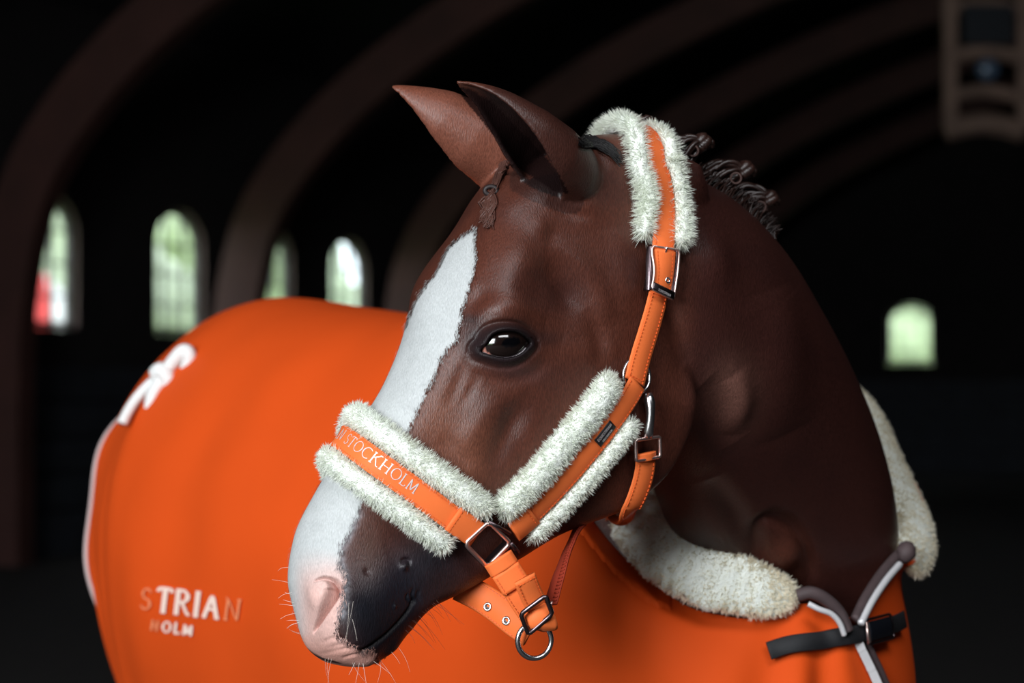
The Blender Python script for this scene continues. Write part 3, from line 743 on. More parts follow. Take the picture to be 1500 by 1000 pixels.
# far eye, mirrored across the face
em = h2w(w2h(ep)*np.array([-1, 1, 1])); hitp = bvh.find_nearest(Vector(em)); em = np.array(hitp[0]); enm = np.array(hitp[1])
eum = unit(np.cross(enm, HD)); make_eye(em-enm*.019, enm, eum, np.cross(enm, eum), 'eye')

M_hair = mat('dark_mane_hair', (40, 22, 17), .38, noise=(60, .4), spec=.6)
M_thread = mat('dark_plait_thread', (70, 46, 40), .6)
def strands(paths, r0, r1, m, name, parent, k=4):
    b = MB()
    for C in paths:
        b.tube(C, np.linspace(r0, r1, len(C)), k, cap=False)
    return b.obj(name, m, parent)
def plait(base, ball, rb, seed, loops=3):
    """a mane plait rolled to a bun: tight strands from the crest into a coiled three-strand plait"""
    rg = np.random.default_rng(seed)
    o_ = MB(); d = ball-base; L_0 = np.linalg.norm(d)
    side = unit(np.cross(d, np.array([0, 1., .2])))
    for i in range(46):
        off = rg.normal(size=3)*.006+side*rg.uniform(-.016, .016)
        C = crom(np.array([base+off, base+off*.8+d*.35+np.array([0, 0, .006]), base+off*.4+d*.75+np.array([0, 0, .004]), ball+rg.normal(size=3)*rb*.25]), 9)
        o_.tube(C, np.linspace(.0030, .0032, 9), 5, cap=False)
    # the plait rolled up into a tight bun
    tt = np.linspace(0, 2*np.pi*2.2, 70); ax1, ax2 = unit(d), unit(np.cross(side, d))
    for s_ in range(3):
        rr = rb*(.58-.30*tt/tt[-1]); tw = 5*tt+s_*2*np.pi/3
        c1 = ball+(np.cos(tt)*rr)[:, None]*ax1+(np.sin(tt)*rr)[:, None]*ax2+side[None]*((tt/tt[-1]-.5)*rb*.9)[:, None]
        c1 = c1+(np.cos(tw)*rb*.17)[:, None]*side+(np.sin(tw)*rb*.17)[:, None]*unit(c1-ball)
        o_.tube(c1, rb*.36, 7)
    return o_
buns = [((988,236),(1029,209),.0125,2.72),((1040,272),(1092,249),.0125,2.78),((1084,304),(1128,291),.0115,2.84),((1112,345),(1129,336),.010,2.90),((950,205),(965,196),.010,2.70)]
for i, (bp, tp, rb, dp_) in enumerate(buns):
    p_ = plait(at(*bp, dp_), at(*tp, dp_), rb, i+3)
    o = p_.obj('mane_plait', M_hair, horse)
    th = MB(); c_ = at(tp[0]-14, tp[1]+12, dp_-.012); a = np.linspace(0, 2*np.pi, 24, endpoint=False); th.loop_tube(c_+np.stack([np.cos(a)*.006, 0*a, np.sin(a)*.006], 1), .0014, 5); th.obj('plait_thread', M_thread, o)
# short mane roots along the crest
pth = []
rg = np.random.default_rng(4)
for i in range(420):
    t = rg.uniform(0, 1); bx = np.interp(t, [0, .3, .6, 1], [985, 1045, 1090, 1126]); by = np.interp(t, [0, .3, .6, 1], [250, 280, 308, 350]); dd = np.interp(t, [0, 1], [2.71, 2.87])
    p0 = at(bx+rg.normal()*3, by+4+rg.normal()*3, dd+rg.normal()*.01); dr = at(bx+14+rg.normal()*4, by-16+rg.normal()*4, dd)-p0
    pth.append(np.array([p0, p0+dr*.5+np.array([0, 0, .003]), p0+dr]))
strands(pth, .0016, .0006, M_hair, 'mane', horse, 4)['kind'] = 'stuff'
# forelock drawn into a small plait, and stray poll hair
pth = []
for i in range(60):
    x = 740+rg.normal()*4; y = 242+rg.normal()*3
    pts = [(x, y), (735+rg.normal()*3, 258), (727+rg.normal()*2.5, 275), (722+rg.normal()*2, 287+rg.uniform(-2, 3))]
    pth.append(np.array([surf(*p, .003+.002*rg.uniform()) for p in pts]))
for i in range(70):
    x = 720+rg.normal()*4; y = 288; pts = [(x, y), (718+rg.normal()*5, 300), (717+rg.normal()*5, 316+rg.uniform(-4, 8)), (716+rg.normal()*4, 330+rg.uniform(-10, 8))]
    pth.append(np.array([surf(*p, .0015+.0025*rg.uniform()) for p in pts]))
fk = strands([crom(p, 7) for p in pth], .0011, .0004, mat('forelock_hair', (78, 48, 40), .5), 'forelock', horse, 4); fk['kind'] = 'stuff'
b = MB(); c_ = surf(723, 283, .004); a = np.linspace(0, 2*np.pi, 18, endpoint=False); b.loop_tube(c_+np.stack([np.cos(a)*.0065, 0*a-.001, np.sin(a)*.0045], 1), .0026, 6); b.obj('plait_thread', mat('forelock_band', (30, 18, 18), .6), fk)
pth = []
for i in range(150):
    t0 = rg.uniform(0, .5); dy = rg.normal()*3.2; pts = crom(np.array([(846,207),(862,208),(880,212),(896,221),(911,238)], float), 20)
    pts = pts[int(t0*19):int(t0*19)+10]+np.array([rg.normal()*2, dy+3])
    pth.append(np.array([hit(x, y, None, 2.6)[0]+hit(x, y, None, 2.6)[1]*(.002+.003*rg.uniform()) for x, y in pts]))
strands(pth, .0011, .0006, mat('black_poll_hair', (14, 11, 12), .6), 'bridle_path_hair', horse, 3)['kind'] = 'stuff'
# coat hairs lying over the edges of the blaze
bd = np.where(VW[E0[:, 0]] != VW[E0[:, 1]])[0]; rg = np.random.default_rng(8)
pk = rg.choice(bd, 9000); pk[5000:] = pk[:4000]; wi = np.where(rg.uniform(size=9000) < .5, E0[pk, 0], E0[pk, 1])
p0 = VN[wi]+rg.normal(size=(9000, 3))*.0012; nn_ = NN0[wi]; latv = np.sign(VH[wi, 0]+.02)[:, None]*HL
fd = unit(HA*.85+latv*.45+rg.normal(size=(9000, 3))*.22); fd = unit(fd-nn_*np.sum(fd*nn_, 1)[:, None])
Lh = rg.uniform(.003, .0075, 9000)[:, None]; sd_ = np.cross(fd, nn_)*.00028
Vh = np.stack([p0-fd*Lh*.4-sd_-nn_*.0004, p0-fd*Lh*.4+sd_-nn_*.0004, p0+fd*Lh*.6+nn_*.0007], 1).reshape(-1, 3)
mh = mesh_obj('blaze_edge_hair', Vh, np.arange(27000).reshape(-1, 3), M_coat, horse); mh['kind'] = 'stuff'
ah = mh.data.color_attributes.new('coat', 'FLOAT_COLOR', 'POINT'); ah.data.foreach_set('color', np.repeat(np.c_[VC[wi], np.ones(9000)], 3, 0).astype(np.float32).ravel())
# whiskers
pth = []
def whisk(px_, py_, ex, ey, dz=0, sag=.001):
    p0, n_ = hit(px_, py_); d0 = ((p0-CAM)@np.array([0, math.cos(PITCH), math.sin(PITCH)]))
    p1 = at(ex, ey, d0+dz); m_ = (p0+p1)/2+n_*.0015+np.array([0, 0, sag]); return crom(np.array([p0-n_*.002, m_, p1]), 8)
white_w = []
for i in range(12):
    y = rg.uniform(830, 945); x = np.interp(y, [820, 850, 895, 920, 945], [420, 419, 429, 434, 443])+rg.uniform(0, 4)
    white_w.append(whisk(x+3, y, x-rg.uniform(8, 24), y+rg.uniform(-8, 12), rg.uniform(-.02, .02)))
for i in range(14):
    x = rg.uniform(470, 600); y = np.interp(x, [470, 500, 535, 560, 600], [964, 970, 974, 968, 936]); L_1 = rg.uniform(15, 55)
    white_w.append(whisk(x, y-3, x+rg.normal()*20+(x-530)*.3, y+L_1*.8, rg.uniform(-.03, .02)))
for p in [((512,878),(507,940)), ((520,872),(505,938)), ((516,905),(523,938))]:
    white_w.append(whisk(*p[0], *p[1], -.02))
dark_w = []
for i in range(15):
    x = rg.uniform(595, 645); y = np.interp(x, [595, 607, 645], [930, 915, 882]); L_1 = rg.uniform(12, 50)
    dark_w.append(whisk(x-4, y-5, x+L_1*rg.uniform(.4, .9), y+L_1*rg.uniform(.3, .9), rg.uniform(-.03, .02)))
dark_w.append(whisk(615, 905, 652, 951))
strands(white_w, (.00022), .0001, mat('white_whisker', (225, 215, 205), .5), 'whiskers', horse, 3)['kind'] = 'stuff'
strands(dark_w, (.00022), .0001, mat('dark_whisker', (60, 35, 28), .5), 'whiskers', horse, 3)['kind'] = 'stuff'

# ------------------------------------------------------------------ the halter
class Strip:
    """a band lying on a surface: centre line, normals and arc length"""
    def __init__(s, C, N, n=160):
        A = even(np.c_[C, N], n); s.C = A[:, :3]; T, s.N, s.B = frames(s.C, unit(A[:, 3:])); s.T = T
        s.l = np.r_[0, np.cumsum(np.linalg.norm(np.diff(s.C, axis=0), axis=1))]; s.L = s.l[-1]
    def at(s, l, y=0, off=0):
        l = np.asarray(l, float); f = lambda A: np.stack([np.interp(l, s.l, A[:, k]) for k in range(3)], -1)
        return f(s.C)+f(s.B)*np.asarray(y)[..., None]+f(s.N)*np.asarray(off)[..., None]
    def ribbon(s, mb, l0, l1, w, th, off=0, y0=0, n=None, curl=0):
        n = n or max(8, int((l1-l0)/.003)); l = np.linspace(l0, l1, n); e = th*.45
        prof_ = [(-w/2, -th/2+e), (-w/2+e, -th/2), (w/2-e, -th/2), (w/2, -th/2+e), (w/2, th/2-e), (w/2-e, th/2), (0, th/2+curl), (-w/2+e, th/2), (-w/2, th/2-e)]
        G = np.stack([s.at(l, y0+np.full(n, py), off+np.full(n, pz)) for py, pz in prof_], 1)
        base = mb.n; mb.grid(G, closed_v=True); k = len(prof_)
        mb.F.append(tuple(base+i for i in range(k))[::-1]); mb.F.append(tuple(base+(n-1)*k+i for i in range(k)))
    def stitches(s, mb, l0, l1, y, off, pitch=.0042, ln=.0026, wd=.0004):
        for l in np.arange(l0, l1, pitch):
            q = np.array([l, l+ln]); a, b_ = s.at(q, np.array([y, y]), np.array([off, off])); 
            t_ = unit(b_-a); n_ = np.array([np.interp(l, s.l, s.N[:, k]) for k in range(3)]); mb.box((a+b_)/2, (b_-a)/2, np.cross(t_, n_)*wd, n_*wd)
    def cross_stitches(s, mb, l, y0, y1, off, pitch=.0042, ln=.0026, wd=.0004):
        for y in np.arange(y0, y1, pitch):
            q = np.array([l, l]); a, b_ = s.at(q, np.array([y, y+ln]), np.array([off, off])); t_ = unit(b_-a); n_ = np.array([np.interp(l, s.l, s.N[:, k]) for k in range(3)])
            mb.box((a+b_)/2, (b_-a)/2, np.cross(t_, n_)*wd, n_*wd)
def on_skin(pts, n=60, tree=None, sm=6, flip_ref=None):
    q = crom(np.array(pts, float), n); hs = [hit(x, y, tree) for x, y in q]
    C = smooth_path(np.array([h[0] for h in hs]), sm); N_ = unit(smooth_path(np.array([h[1] for h in hs]), 14)); return C, N_
def mirror(C, N_):
    Cm = w2h(C)*np.array([-1, 1, 1]); Cm = h2w(Cm); Nm = np.stack([-(N_@HL), N_@HA, N_@HD], -1)
    Nm = Nm[:, :1]*HL+Nm[:, 1:2]*HA+Nm[:, 2:]*HD
    out = [bvh.find_nearest(Vector(c)) for c in Cm]
    return np.array([o_[0][:] for o_ in out]), Nm
def across(C, N_, keep=.006):
    """near-side path that starts at the face's silhouette: add the mirrored far half in front"""
    lat = w2h(C)[:, 0]; lim = abs(lat.min())+keep; k = np.where(lat > lim)[0]
    Cm, Nm = mirror(C[k][::-1], N_[k][::-1])
    C2 = np.concatenate([Cm, C]); N2 = np.concatenate([Nm, N_])
    return smooth_path(even(np.c_[C2, N2], 150), 8)[:, :3], unit(smooth_path(even(np.c_[C2, N2], 150), 8)[:, 3:])

def cloth(name, rgb, weave=700, rough=.62):
    m, n, l, p = new_mat(name); p.inputs['Base Color'].default_value = (*lin(*rgb), 1); p.inputs['Roughness'].default_value = rough
    p.inputs['Specular IOR Level'].default_value = .12; p.inputs['Sheen Weight'].default_value = .0; p.inputs['Sheen Roughness'].default_value = .5
    tc = n.new('ShaderNodeTexCoord'); t = n.new('ShaderNodeTexNoise'); t.inputs['Scale'].default_value = weave; t.inputs['Detail'].default_value = 2
    l.new(tc.outputs['Object'], t.inputs['Vector']); b = n.new('ShaderNodeBump'); b.inputs['Strength'].default_value = .12; b.inputs['Distance'].default_value = .001
    l.new(t.outputs[0], b.inputs['Height']); l.new(b.outputs[0], p.inputs['Normal'])
    t2 = n.new('ShaderNodeTexNoise'); t2.inputs['Scale'].default_value = 6; mr = n.new('ShaderNodeMapRange'); mr.inputs[3].default_value = .9; mr.inputs[4].default_value = 1.1
    l.new(tc.outputs['Object'], t2.inputs['Vector']); l.new(t2.outputs[0], mr.inputs[0]); mx = n.new('ShaderNodeMix'); mx.data_type = 'RGBA'; mx.blend_type = 'MULTIPLY'; mx.inputs[0].default_value = 1
    mx.inputs[6].default_value = (*lin(*rgb), 1); l.new(mr.outputs[0], mx.inputs[7]); l.new(mx.outputs[2], p.inputs['Base Color'])
    return m
M_strap = cloth('orange_strap', (226, 110, 56), 900, .5)
M_web = cloth('orange_webbing', (128, 44, 28), 500, .8)
M_thr = mat('orange_thread', (214, 92, 36), .6)
def fleece_mat(name='cream_fleece', c1=(238, 239, 228), c2=(238, 243, 236)):
    m, n, l, p = new_mat(name); n.remove(p); out = n['Material Output']
    d = n.new('ShaderNodeBsdfDiffuse'); t = n.new('ShaderNodeBsdfTranslucent'); mx = n.new('ShaderNodeMixShader'); mx.inputs[0].default_value = .52
    tc = n.new('ShaderNodeTexCoord'); no = n.new('ShaderNodeTexNoise'); no.inputs['Scale'].default_value = 40; l.new(tc.outputs['Object'], no.inputs['Vector'])
    cr = n.new('ShaderNodeMix'); cr.data_type = 'RGBA'; cr.inputs[6].default_value = (*lin(*c1), 1); cr.inputs[7].default_value = (*lin(*c2), 1)
    l.new(no.outputs[0], cr.inputs[0])
    for b in (d, t): l.new(cr.outputs[2], b.inputs['Color'])
    l.new(d.outputs[0], mx.inputs[1]); l.new(t.outputs[0], mx.inputs[2]); l.new(mx.outputs[0], out.inputs['Surface'])
    return m
M_fl = fleece_mat(); M_flb = mat('cream_fleece_base', (226, 230, 222), .95, noise=(160, .04), bump=(420, .5, .003))
M_rose = mat('rose_gold_metal', (246, 216, 208), .38, 1)
M_steel = mat('bright_steel', (222, 220, 222), .25, 1)
M_gun = mat('dark_polished_metal', (112, 98, 102), .32, 1)
M_tag = mat('black_label', (26, 25, 28), .45)
M_print = mat('silver_print', (222, 214, 214), .4, .3)

def fleece(name, S, l0, l1, hw_, hh_, y0, off, parent, ln=(.0042, .0082), dens=620000, m=M_fl, closed_end=True, seed=1, wd=.00036, taper=None):
    """padded roll with a pile of real tufts"""
    rg = np.random.default_rng(seed); n = max(20, int((l1-l0)/.004)); k = 26
    l = np.linspace(l0, l1, n); a = np.linspace(0, 2*np.pi, k, endpoint=False)
    e = np.sqrt(np.clip(1-((np.abs(l-(l0+l1)/2)-((l1-l0)/2-hw_))/hw_).clip(0, 1)**2, .02, 1))
    if taper: e = e*np.interp((l-l0)/(l1-l0), np.linspace(0, 1, len(taper)), taper)
    lump = 1+.10*np.sin(l[:, None]*260+2*np.sin(l[:, None]*90))*np.cos(2*a)[None]+.05*np.sin(l[:, None]*420+a[None]*3)
    y0f = (lambda q: np.interp((q-l0)/(l1-l0), np.linspace(0, 1, len(y0)), y0)) if isinstance(y0, (list, tuple)) else (lambda q: y0+0*q)
    ya = y0f(l)[:, None]+hw_*np.cos(a)[None]*e[:, None]*lump; za = off+hh_*np.sin(a)[None]*e[:, None]*lump
    G = S.at(np.broadcast_to(l[:, None], ya.shape), ya, za)
    V_, F_ = solid_loft(G); F_ = [f if len(f) == 4 else f for f in F_]
    per = math.pi*(hw_+hh_); cnt = int((l1-l0)*per*dens*.75)
    ls = rg.uniform(l0, l1, cnt); as_ = rg.uniform(-.75, np.pi+.75, cnt)
    es_ = np.interp(ls, l, e)
    y_, z_ = y0f(ls)+hw_*np.cos(as_)*es_*.96, off+hh_*np.sin(as_)*es_*.96
    P0 = S.at(ls, y_, z_)
    ny, nz = np.cos(as_)/hw_, np.sin(as_)/hh_; nn_ = np.hypot(ny, nz); ny, nz = ny/nn_, nz/nn_
    endf = np.where(ls < (l0+l1)/2, -1, 1)*((np.abs(ls-(l0+l1)/2)-((l1-l0)/2-hw_))/hw_).clip(0, 1)*1.3
    f3 = lambda A: np.stack([np.interp(ls, S.l, A[:, q]) for q in range(3)], -1)
    T_, N_, B_ = f3(S.T), f3(S.N), f3(S.B)
    dirn = B_*ny[:, None]+N_*nz[:, None]+T_*endf[:, None]
    cell = (np.floor(ls/.0042).astype(int)*131+np.floor(as_/.34).astype(int)*7919) % 4096
    co = rg.normal(size=(4096, 3)); cl_ = rg.uniform(.72, 1.15, 4096)
    dirn = unit(dirn)+co[cell]*.17+rg.normal(size=(cnt, 3))*.15+np.array([0, 0, -.10]); dirn = unit(dirn)
    Ln = rg.uniform(*ln, cnt)*cl_[cell]*(.55+.55*np.abs(ny)+.3*np.minimum(np.abs(endf), 1))
    bend = unit(np.cross(dirn, rg.normal(size=(cnt, 3))))*.28+co[(cell*3+5) % 4096]*.10
    gn = unit(B_*ny[:, None]+N_*nz[:, None])+rg.normal(size=(cnt, 3))*.45; sidev = unit(np.cross(dirn, gn))
    w0 = rg.uniform(.7, 1.3, cnt)[:, None]*wd
    Pm = P0+dirn*(Ln*.55)[:, None]; Pt = P0+dirn*Ln[:, None]+bend*(Ln*.35)[:, None]
    Vs = np.stack([P0-sidev*w0, P0+sidev*w0, Pm+sidev*w0*.8, Pm-sidev*w0*.8, Pt], 1).reshape(-1, 3)
    b0 = np.arange(cnt)*5
    tris = np.concatenate([np.stack([b0, b0+1, b0+2], 1), np.stack([b0, b0+2, b0+3], 1), np.stack([b0+3, b0+2, b0+4], 1)])
    base_t = []
    for f in F_:
        base_t += [(f[0], f[1], f[2])]+([(f[0], f[2], f[3])] if len(f) == 4 else [])
    V_ = np.concatenate([V_, Vs]); Ft = np.concatenate([np.array(base_t), tris+(len(V_)-len(Vs))])
    o = mesh_obj(name, V_, Ft, m, parent); o['kind'] = 'stuff'; o.data.materials.append(M_flb); o.data.polygons.foreach_set('material_index', np.r_[np.ones(len(base_t), np.int32), np.zeros(len(Ft)-len(base_t), np.int32)])
    return o

# ---- lettering: thin serif capitals drawn as strokes (0..1 high)
def arc(cx, cy, rx, ry, a0, a1, n=14):
    a = np.radians(np.linspace(a0, a1, n)); return [(cx+rx*math.cos(t), cy+ry*math.sin(t)) for t in a]
GL = {
 'E': (.56, [[(.1,0),(.1,1)], [(.02,1),(.5,1),(.5,.86)], [(.1,.52),(.4,.52)], [(.02,0),(.52,0),(.54,.15)]]),
 'Q': (.82, [arc(.41,.5,.37,.5,0,360,26), [(.45,.05),(.65,-.2),(.8,-.2)]]),
 'U': (.72, [[(.0,1),(.22,1)], [(.11,1),(.11,.3)]+arc(.36,.28,.25,.28,180,360,12)+[(.61,1)], [(.52,1),(.72,1)]]),
 'S': (.52, [arc(.26,.75,.2,.25,20,270,14)+arc(.26,.25,.22,.25,90,-160,14)]),
 'T': (.62, [[(.31,0),(.31,1)], [(.02,.85),(.04,1),(.58,1),(.6,.85)], [(.2,0),(.42,0)]]),
 'R': (.66, [[(.1,0),(.1,1)], [(.0,1),(.1,1)]+arc(.3,.75,.22,.25,90,-90,12)+[(.1,.5)], [(.3,.5),(.58,0),(.68,0)], [(.0,0),(.2,0)]]),
 'I': (.26, [[(.13,0),(.13,1)], [(.02,1),(.24,1)], [(.02,0),(.24,0)]]),
 'A': (.72, [[(.08,0),(.35,1),(.64,0)], [(.18,.36),(.54,.36)], [(.0,0),(.18,0)], [(.54,0),(.74,0)]]),
 'N': (.76, [[(.1,0),(.1,1),(.64,0),(.64,1)], [(.0,0),(.2,0)], [(.54,1),(.74,1)], [(.0,1),(.1,1)]]),
 'O': (.82, [arc(.41,.5,.37,.5,0,360,26)]),
 'C': (.7, [arc(.4,.5,.37,.5,50,310,20)]),
 'K': (.7, [[(.1,0),(.1,1)], [(.1,.45),(.56,1)], [(.26,.62),(.6,0),(.72,0)], [(.0,1),(.2,1)], [(.0,0),(.2,0)], [(.46,1),(.66,1)]]),
 'H': (.76, [[(.1,0),(.1,1)], [(.64,0),(.64,1)], [(.1,.5),(.64,.5)], [(.0,0),(.2,0)], [(.54,0),(.74,0)], [(.0,1),(.2,1)], [(.54,1),(.74,1)]]),
 'L': (.54, [[(.1,0),(.1,1)], [(.0,1),(.2,1)], [(.0,0),(.5,0),(.52,.18)]]),
 'M': (.9, [[(.1,0),(.12,1),(.44,.05),(.76,1),(.8,0)], [(.0,0),(.2,0)], [(.7,0),(.9,0)]]),
 ' ': (.34, [])}
def text_width(s, sp=.12): return sum(GL[c][0]+sp for c in s)-sp
def letters(mb, s, place, th=.045, sp=.12, bold=None, relief=None):
    """place(x, y) -> points lifted off the cloth; x in letter heights"""
    x0 = 0
    for c in s:
        w_, strokes = GL[c]
        for st in strokes:
            p = np.array(st, float); p = even(p, max(2, int(np.linalg.norm(np.diff(p, axis=0), axis=1).sum()/.12)+1)) if len(p) > 1 else p
            t_ = np.gradient(p, axis=0); t_ /= np.linalg.norm(t_, axis=1)[:, None]+1e-9; nrm = np.stack([-t_[:, 1], t_[:, 0]], 1)
            vert = np.abs(t_[:, 1:2]) > .93; ww = np.where(vert, th*1.25, th*.8)
            a, b_ = p+nrm*ww, p-nrm*ww
            mb.grid(np.stack([place(a[:, 0]+x0, a[:, 1]), place(b_[:, 0]+x0, b_[:, 1])], 1))
        x0 += w_+sp

halter = empty('halter', hit(920, 560)[0])
tag(halter, 'orange stable halter with cream fleece padding and metal fittings, worn on the horse head', 'halter')

# noseband
C, N_ = on_skin([(508,646),(524,658),(545,674),(580,700),(618,727),(652,751),(690,777)]); C, N_ = across(C, N_); nose = Strip(C, N_, 220)
def l_of(S, px_, py_):
    p, _ = proj(S.C); return S.l[np.argmin(np.hypot(p[:, 0]-px_, p[:, 1]-py_))]
m_ = MB(); nose.ribbon(m_, 0, nose.L, .0265, .003, .0125, 0); nb = m_.obj('noseband_strap', M_strap, halter)
m_ = MB(); lt = l_of(nose, 656, 754); nose.ribbon(m_, lt, nose.L+0, .0285, .0035, .0150); m_.obj('strap_end', M_strap, nb)
sg = 1 if proj(nose.at(np.array([lt]), np.array([.01]), np.array([0.])))[0][0, 1] < proj(nose.at(np.array([lt]), np.array([-.01]), np.array([0.])))[0][0, 1] else -1   # +sg*y is up the face
m_ = MB()
for y in (-.0105, .0105): nose.stitches(m_, 0, lt-.002, y, .0142)
nose.cross_stitches(m_, lt+.004, -.011, .011, .0170); m_.obj('stitching', M_thr, nb, False)['kind'] = 'stuff'
fleece('fleece_roll', nose, .055, nose.L-.001, .0114, .0112, sg*.0272, .0100, halter, seed=2)
fleece('fleece_roll', nose, .055, nose.L-.016, .0102, .0104, -sg*.0254, .0090, halter, seed=3)
HT = .0118; s_txt = 'EQUESTRIAN STOCKHOLM'; wt = text_width(s_txt)*HT; lend = l_of(nose, 606, 719)
m_ = MB(); letters(m_, s_txt, lambda x, y: nose.at(lend-wt+x*HT, sg*(-.0035+y*HT), np.full(len(x), .0146)), .038); m_.obj('embossed_lettering', M_print, nb, False)

# cheek strap, from the side ring down to the square ring
C, N_ = on_skin([(922,562),(908,586),(890,611),(870,638),(846,667),(818,699),(790,728),(762,755),(742,772)]); cheek = Strip(C, N_, 160)
m_ = MB(); cheek.ribbon(m_, 0, cheek.L, .0245, .003, .0125); cs = m_.obj('cheek_strap', M_strap, halter)
m_ = MB(); lt = l_of(cheek, 772, 745); cheek.ribbon(m_, lt, cheek.L, .0265, .0035, .015); m_.obj('strap_end', M_strap, cs)
sg2 = 1 if proj(cheek.at(np.array([.1]), np.array([.01]), np.array([0.])))[0][0, 1] < proj(cheek.at(np.array([.1]), np.array([-.01]), np.array([0.])))[0][0, 1] else -1
m_ = MB()
for y in (-.0095, .0095): cheek.stitches(m_, .004, lt-.002, y, .0142)
cheek.cross_stitches(m_, lt+.004, -.0095, .0095, .0170); m_.obj('stitching', M_thr, cs, False)['kind'] = 'stuff'
fleece('fleece_roll', cheek, l_of(cheek, 906, 590)-.008, cheek.L+.002, .0138, .0115, sg2*.0288, .0105, halter, seed=4)
fleece('fleece_roll', cheek, l_of(cheek, 906, 590)+.006, cheek.L-.012, .0085, .0098, -sg2*.0226, .0090, halter, seed=5)
m_ = MB(); l0, l1 = l_of(cheek, 885, 617), l_of(cheek, 864, 646); cheek.ribbon(m_, l0, l1, .0118, .0012, .0146, 0); tg_ = m_.obj('black_label', M_tag, cs); tg_['label'] = 'small black label with silver print'
m_ = MB()
for row, s_, h_ in ((.0006, 'EQUESTRIAN', .0030), (-.0040, 'STOCKHOLM', .0021)):
    wt = text_width(s_)*h_; mid = (l0+l1)/2
    letters(m_, s_, lambda x, y: cheek.at(mid+wt/2-x*h_, sg2*(row+y*h_), np.full(len(x), .0158)), .06)
m_.obj('print', M_print, tg_, False)

# crown piece over the poll, with its two rolls
C, N_ = on_skin([(949,240),(957,262),(962,288),(964,318),(964,345),(963,368),(959,395),(953,425),(949,452)], 60)
top = [bvh.find_nearest(Vector(at(*q))) for q in ((872,262,2.77),(878,228,2.74),(892,208,2.705),(912,201,2.665),(930,210,2.635),(941,225,2.62))]
CC = np.concatenate([np.array([q[0][:] for q in top]), C[::6]]); NN = np.concatenate([unit(np.array([q[1][:] for q in top])), N_[::6]])
Z = smooth_path(even(np.c_[crom(CC, 170), crom(NN, 170)], 170), 9); crown = Strip(Z[:, :3], Z[:, 3:], 200)
m_ = MB(); crown.ribbon(m_, 0, crown.L, .0265, .003, .0135); cr = m_.obj('crown_strap', M_strap, halter)
lt = l_of(crown, 966, 362); sg3 = 1 if proj(crown.at(np.array([lt]), np.array([.01]), np.array([0.])))[0][0, 0] < proj(crown.at(np.array([lt]), np.array([-.01]), np.array([0.])))[0][0, 0] else -1
m_ = MB()
for y in (-.0098, .0098): crown.stitches(m_, .08, crown.L-.004, y, .0152)
m_.obj('stitching', M_thr, cr, False)['kind'] = 'stuff'
fleece('fleece_roll', crown, .012, l_of(crown, 970, 352), .0082, .0105, [sg3*.012, sg3*.013, sg3*.0160, sg3*.0198, sg3*.0218, sg3*.0222], .0105, halter, ln=(.0065, .0115), seed=6)
fleece('fleece_roll', crown, .012, l_of(crown, 974, 360), .0088, .0105, -sg3*.0222, .0100, halter, ln=(.0065, .0115), seed=7)

# cheek piece from the buckle to the side ring
C, N_ = on_skin([(964,380),(957,420),(949,455),(939,490),(929,523),(920,560)], 50); ckp = Strip(C, N_, 90)
lb = l_of(ckp, 962, 425)
m_ = MB(); ckp.ribbon(m_, lb, ckp.L, .0280, .0035, .0105); cp = m_.obj('cheek_piece', M_strap, halter)
m_ = MB()
for y in (-.0098, .0098): ckp.stitches(m_, lb, ckp.L-.003, y, .0125)
ckp.cross_stitches(m_, ckp.L-.004, -.009, .009, .0125); m_.obj('stitching', M_thr, cp, False)['kind'] = 'stuff'

def frame_on(S, l0, l1, w, off, r, m, name, parent, n_=1):
    """rectangular wire frame lying over a strap"""
    w2 = w/2; pts = [(l0, -w2), (l0, w2), (l1, w2), (l1, -w2)]
    P_ = []
    for i in range(4):
        a, b_ = np.array(pts[i]), np.array(pts[(i+1) % 4])
        for t in np.linspace(.06, .94, 7): P_.append(a+(b_-a)*t)
    P_ = np.array(P_); C_ = S.at(P_[:, 0], P_[:, 1], np.full(len(P_), off)); mb = MB(); mb.loop_tube(C_, r, 8); return mb.obj(name, m, parent)
# roller buckle on the crown
bl0, bl1 = l_of(crown, 970, 366), l_of(crown, 957, 452)
buck = frame_on(crown, bl0, bl1, .0335, .0195, .0014, M_rose, 'crown_buckle', halter)
m_ = MB(); q = np.linspace(bl0, bl1, 12)
Gs = np.stack([crown.at(q, np.full(12, sg3*.0155), np.full(12, .019)), crown.at(q, np.full(12, sg3*(.0175))+sg3*.0045*np.sin(np.linspace(0, np.pi, 12)), np.full(12, .012)), crown.at(q, np.full(12, sg3*.0165), np.full(12, .006)), crown.at(q, np.full(12, sg3*.0145), np.full(12, .012))], 1)
m_.grid(Gs, closed_v=True); m_.obj('side_plate', M_gun, buck)
Gs = np.stack([crown.at(q, np.full(12, -sg3*.0155), np.full(12, .019)), crown.at(q, np.full(12, -sg3*(.0165)), np.full(12, .012)), crown.at(q, np.full(12, -sg3*.0150), np.full(12, .007)), crown.at(q, np.full(12, -sg3*.0145), np.full(12, .012))], 1)
m_ = MB(); m_.grid(Gs, closed_v=True); m_.obj('side_plate', M_gun, buck)
m_ = MB(); crown.ribbon(m_, bl1-.0080, bl1+.0075, .0345, .004, .0195, 0); kp = m_.obj('engraved_keeper', M_gun, buck); kp['label'] = 'dark metal keeper plate engraved with tiny lettering'
m_ = MB()
for dl_, s_, h_ in ((-.0015, 'EQUESTRIAN', .0026), (.0026, 'STOCKHOLM', .0016)):
    wt = text_width(s_)*h_; letters(m_, s_, lambda x, y: crown.at(bl1+dl_-y*h_+.001, sg3*(wt/2-x*h_), np.full(len(x), .0222)), .06)
m_.obj('print', M_print, kp, False)
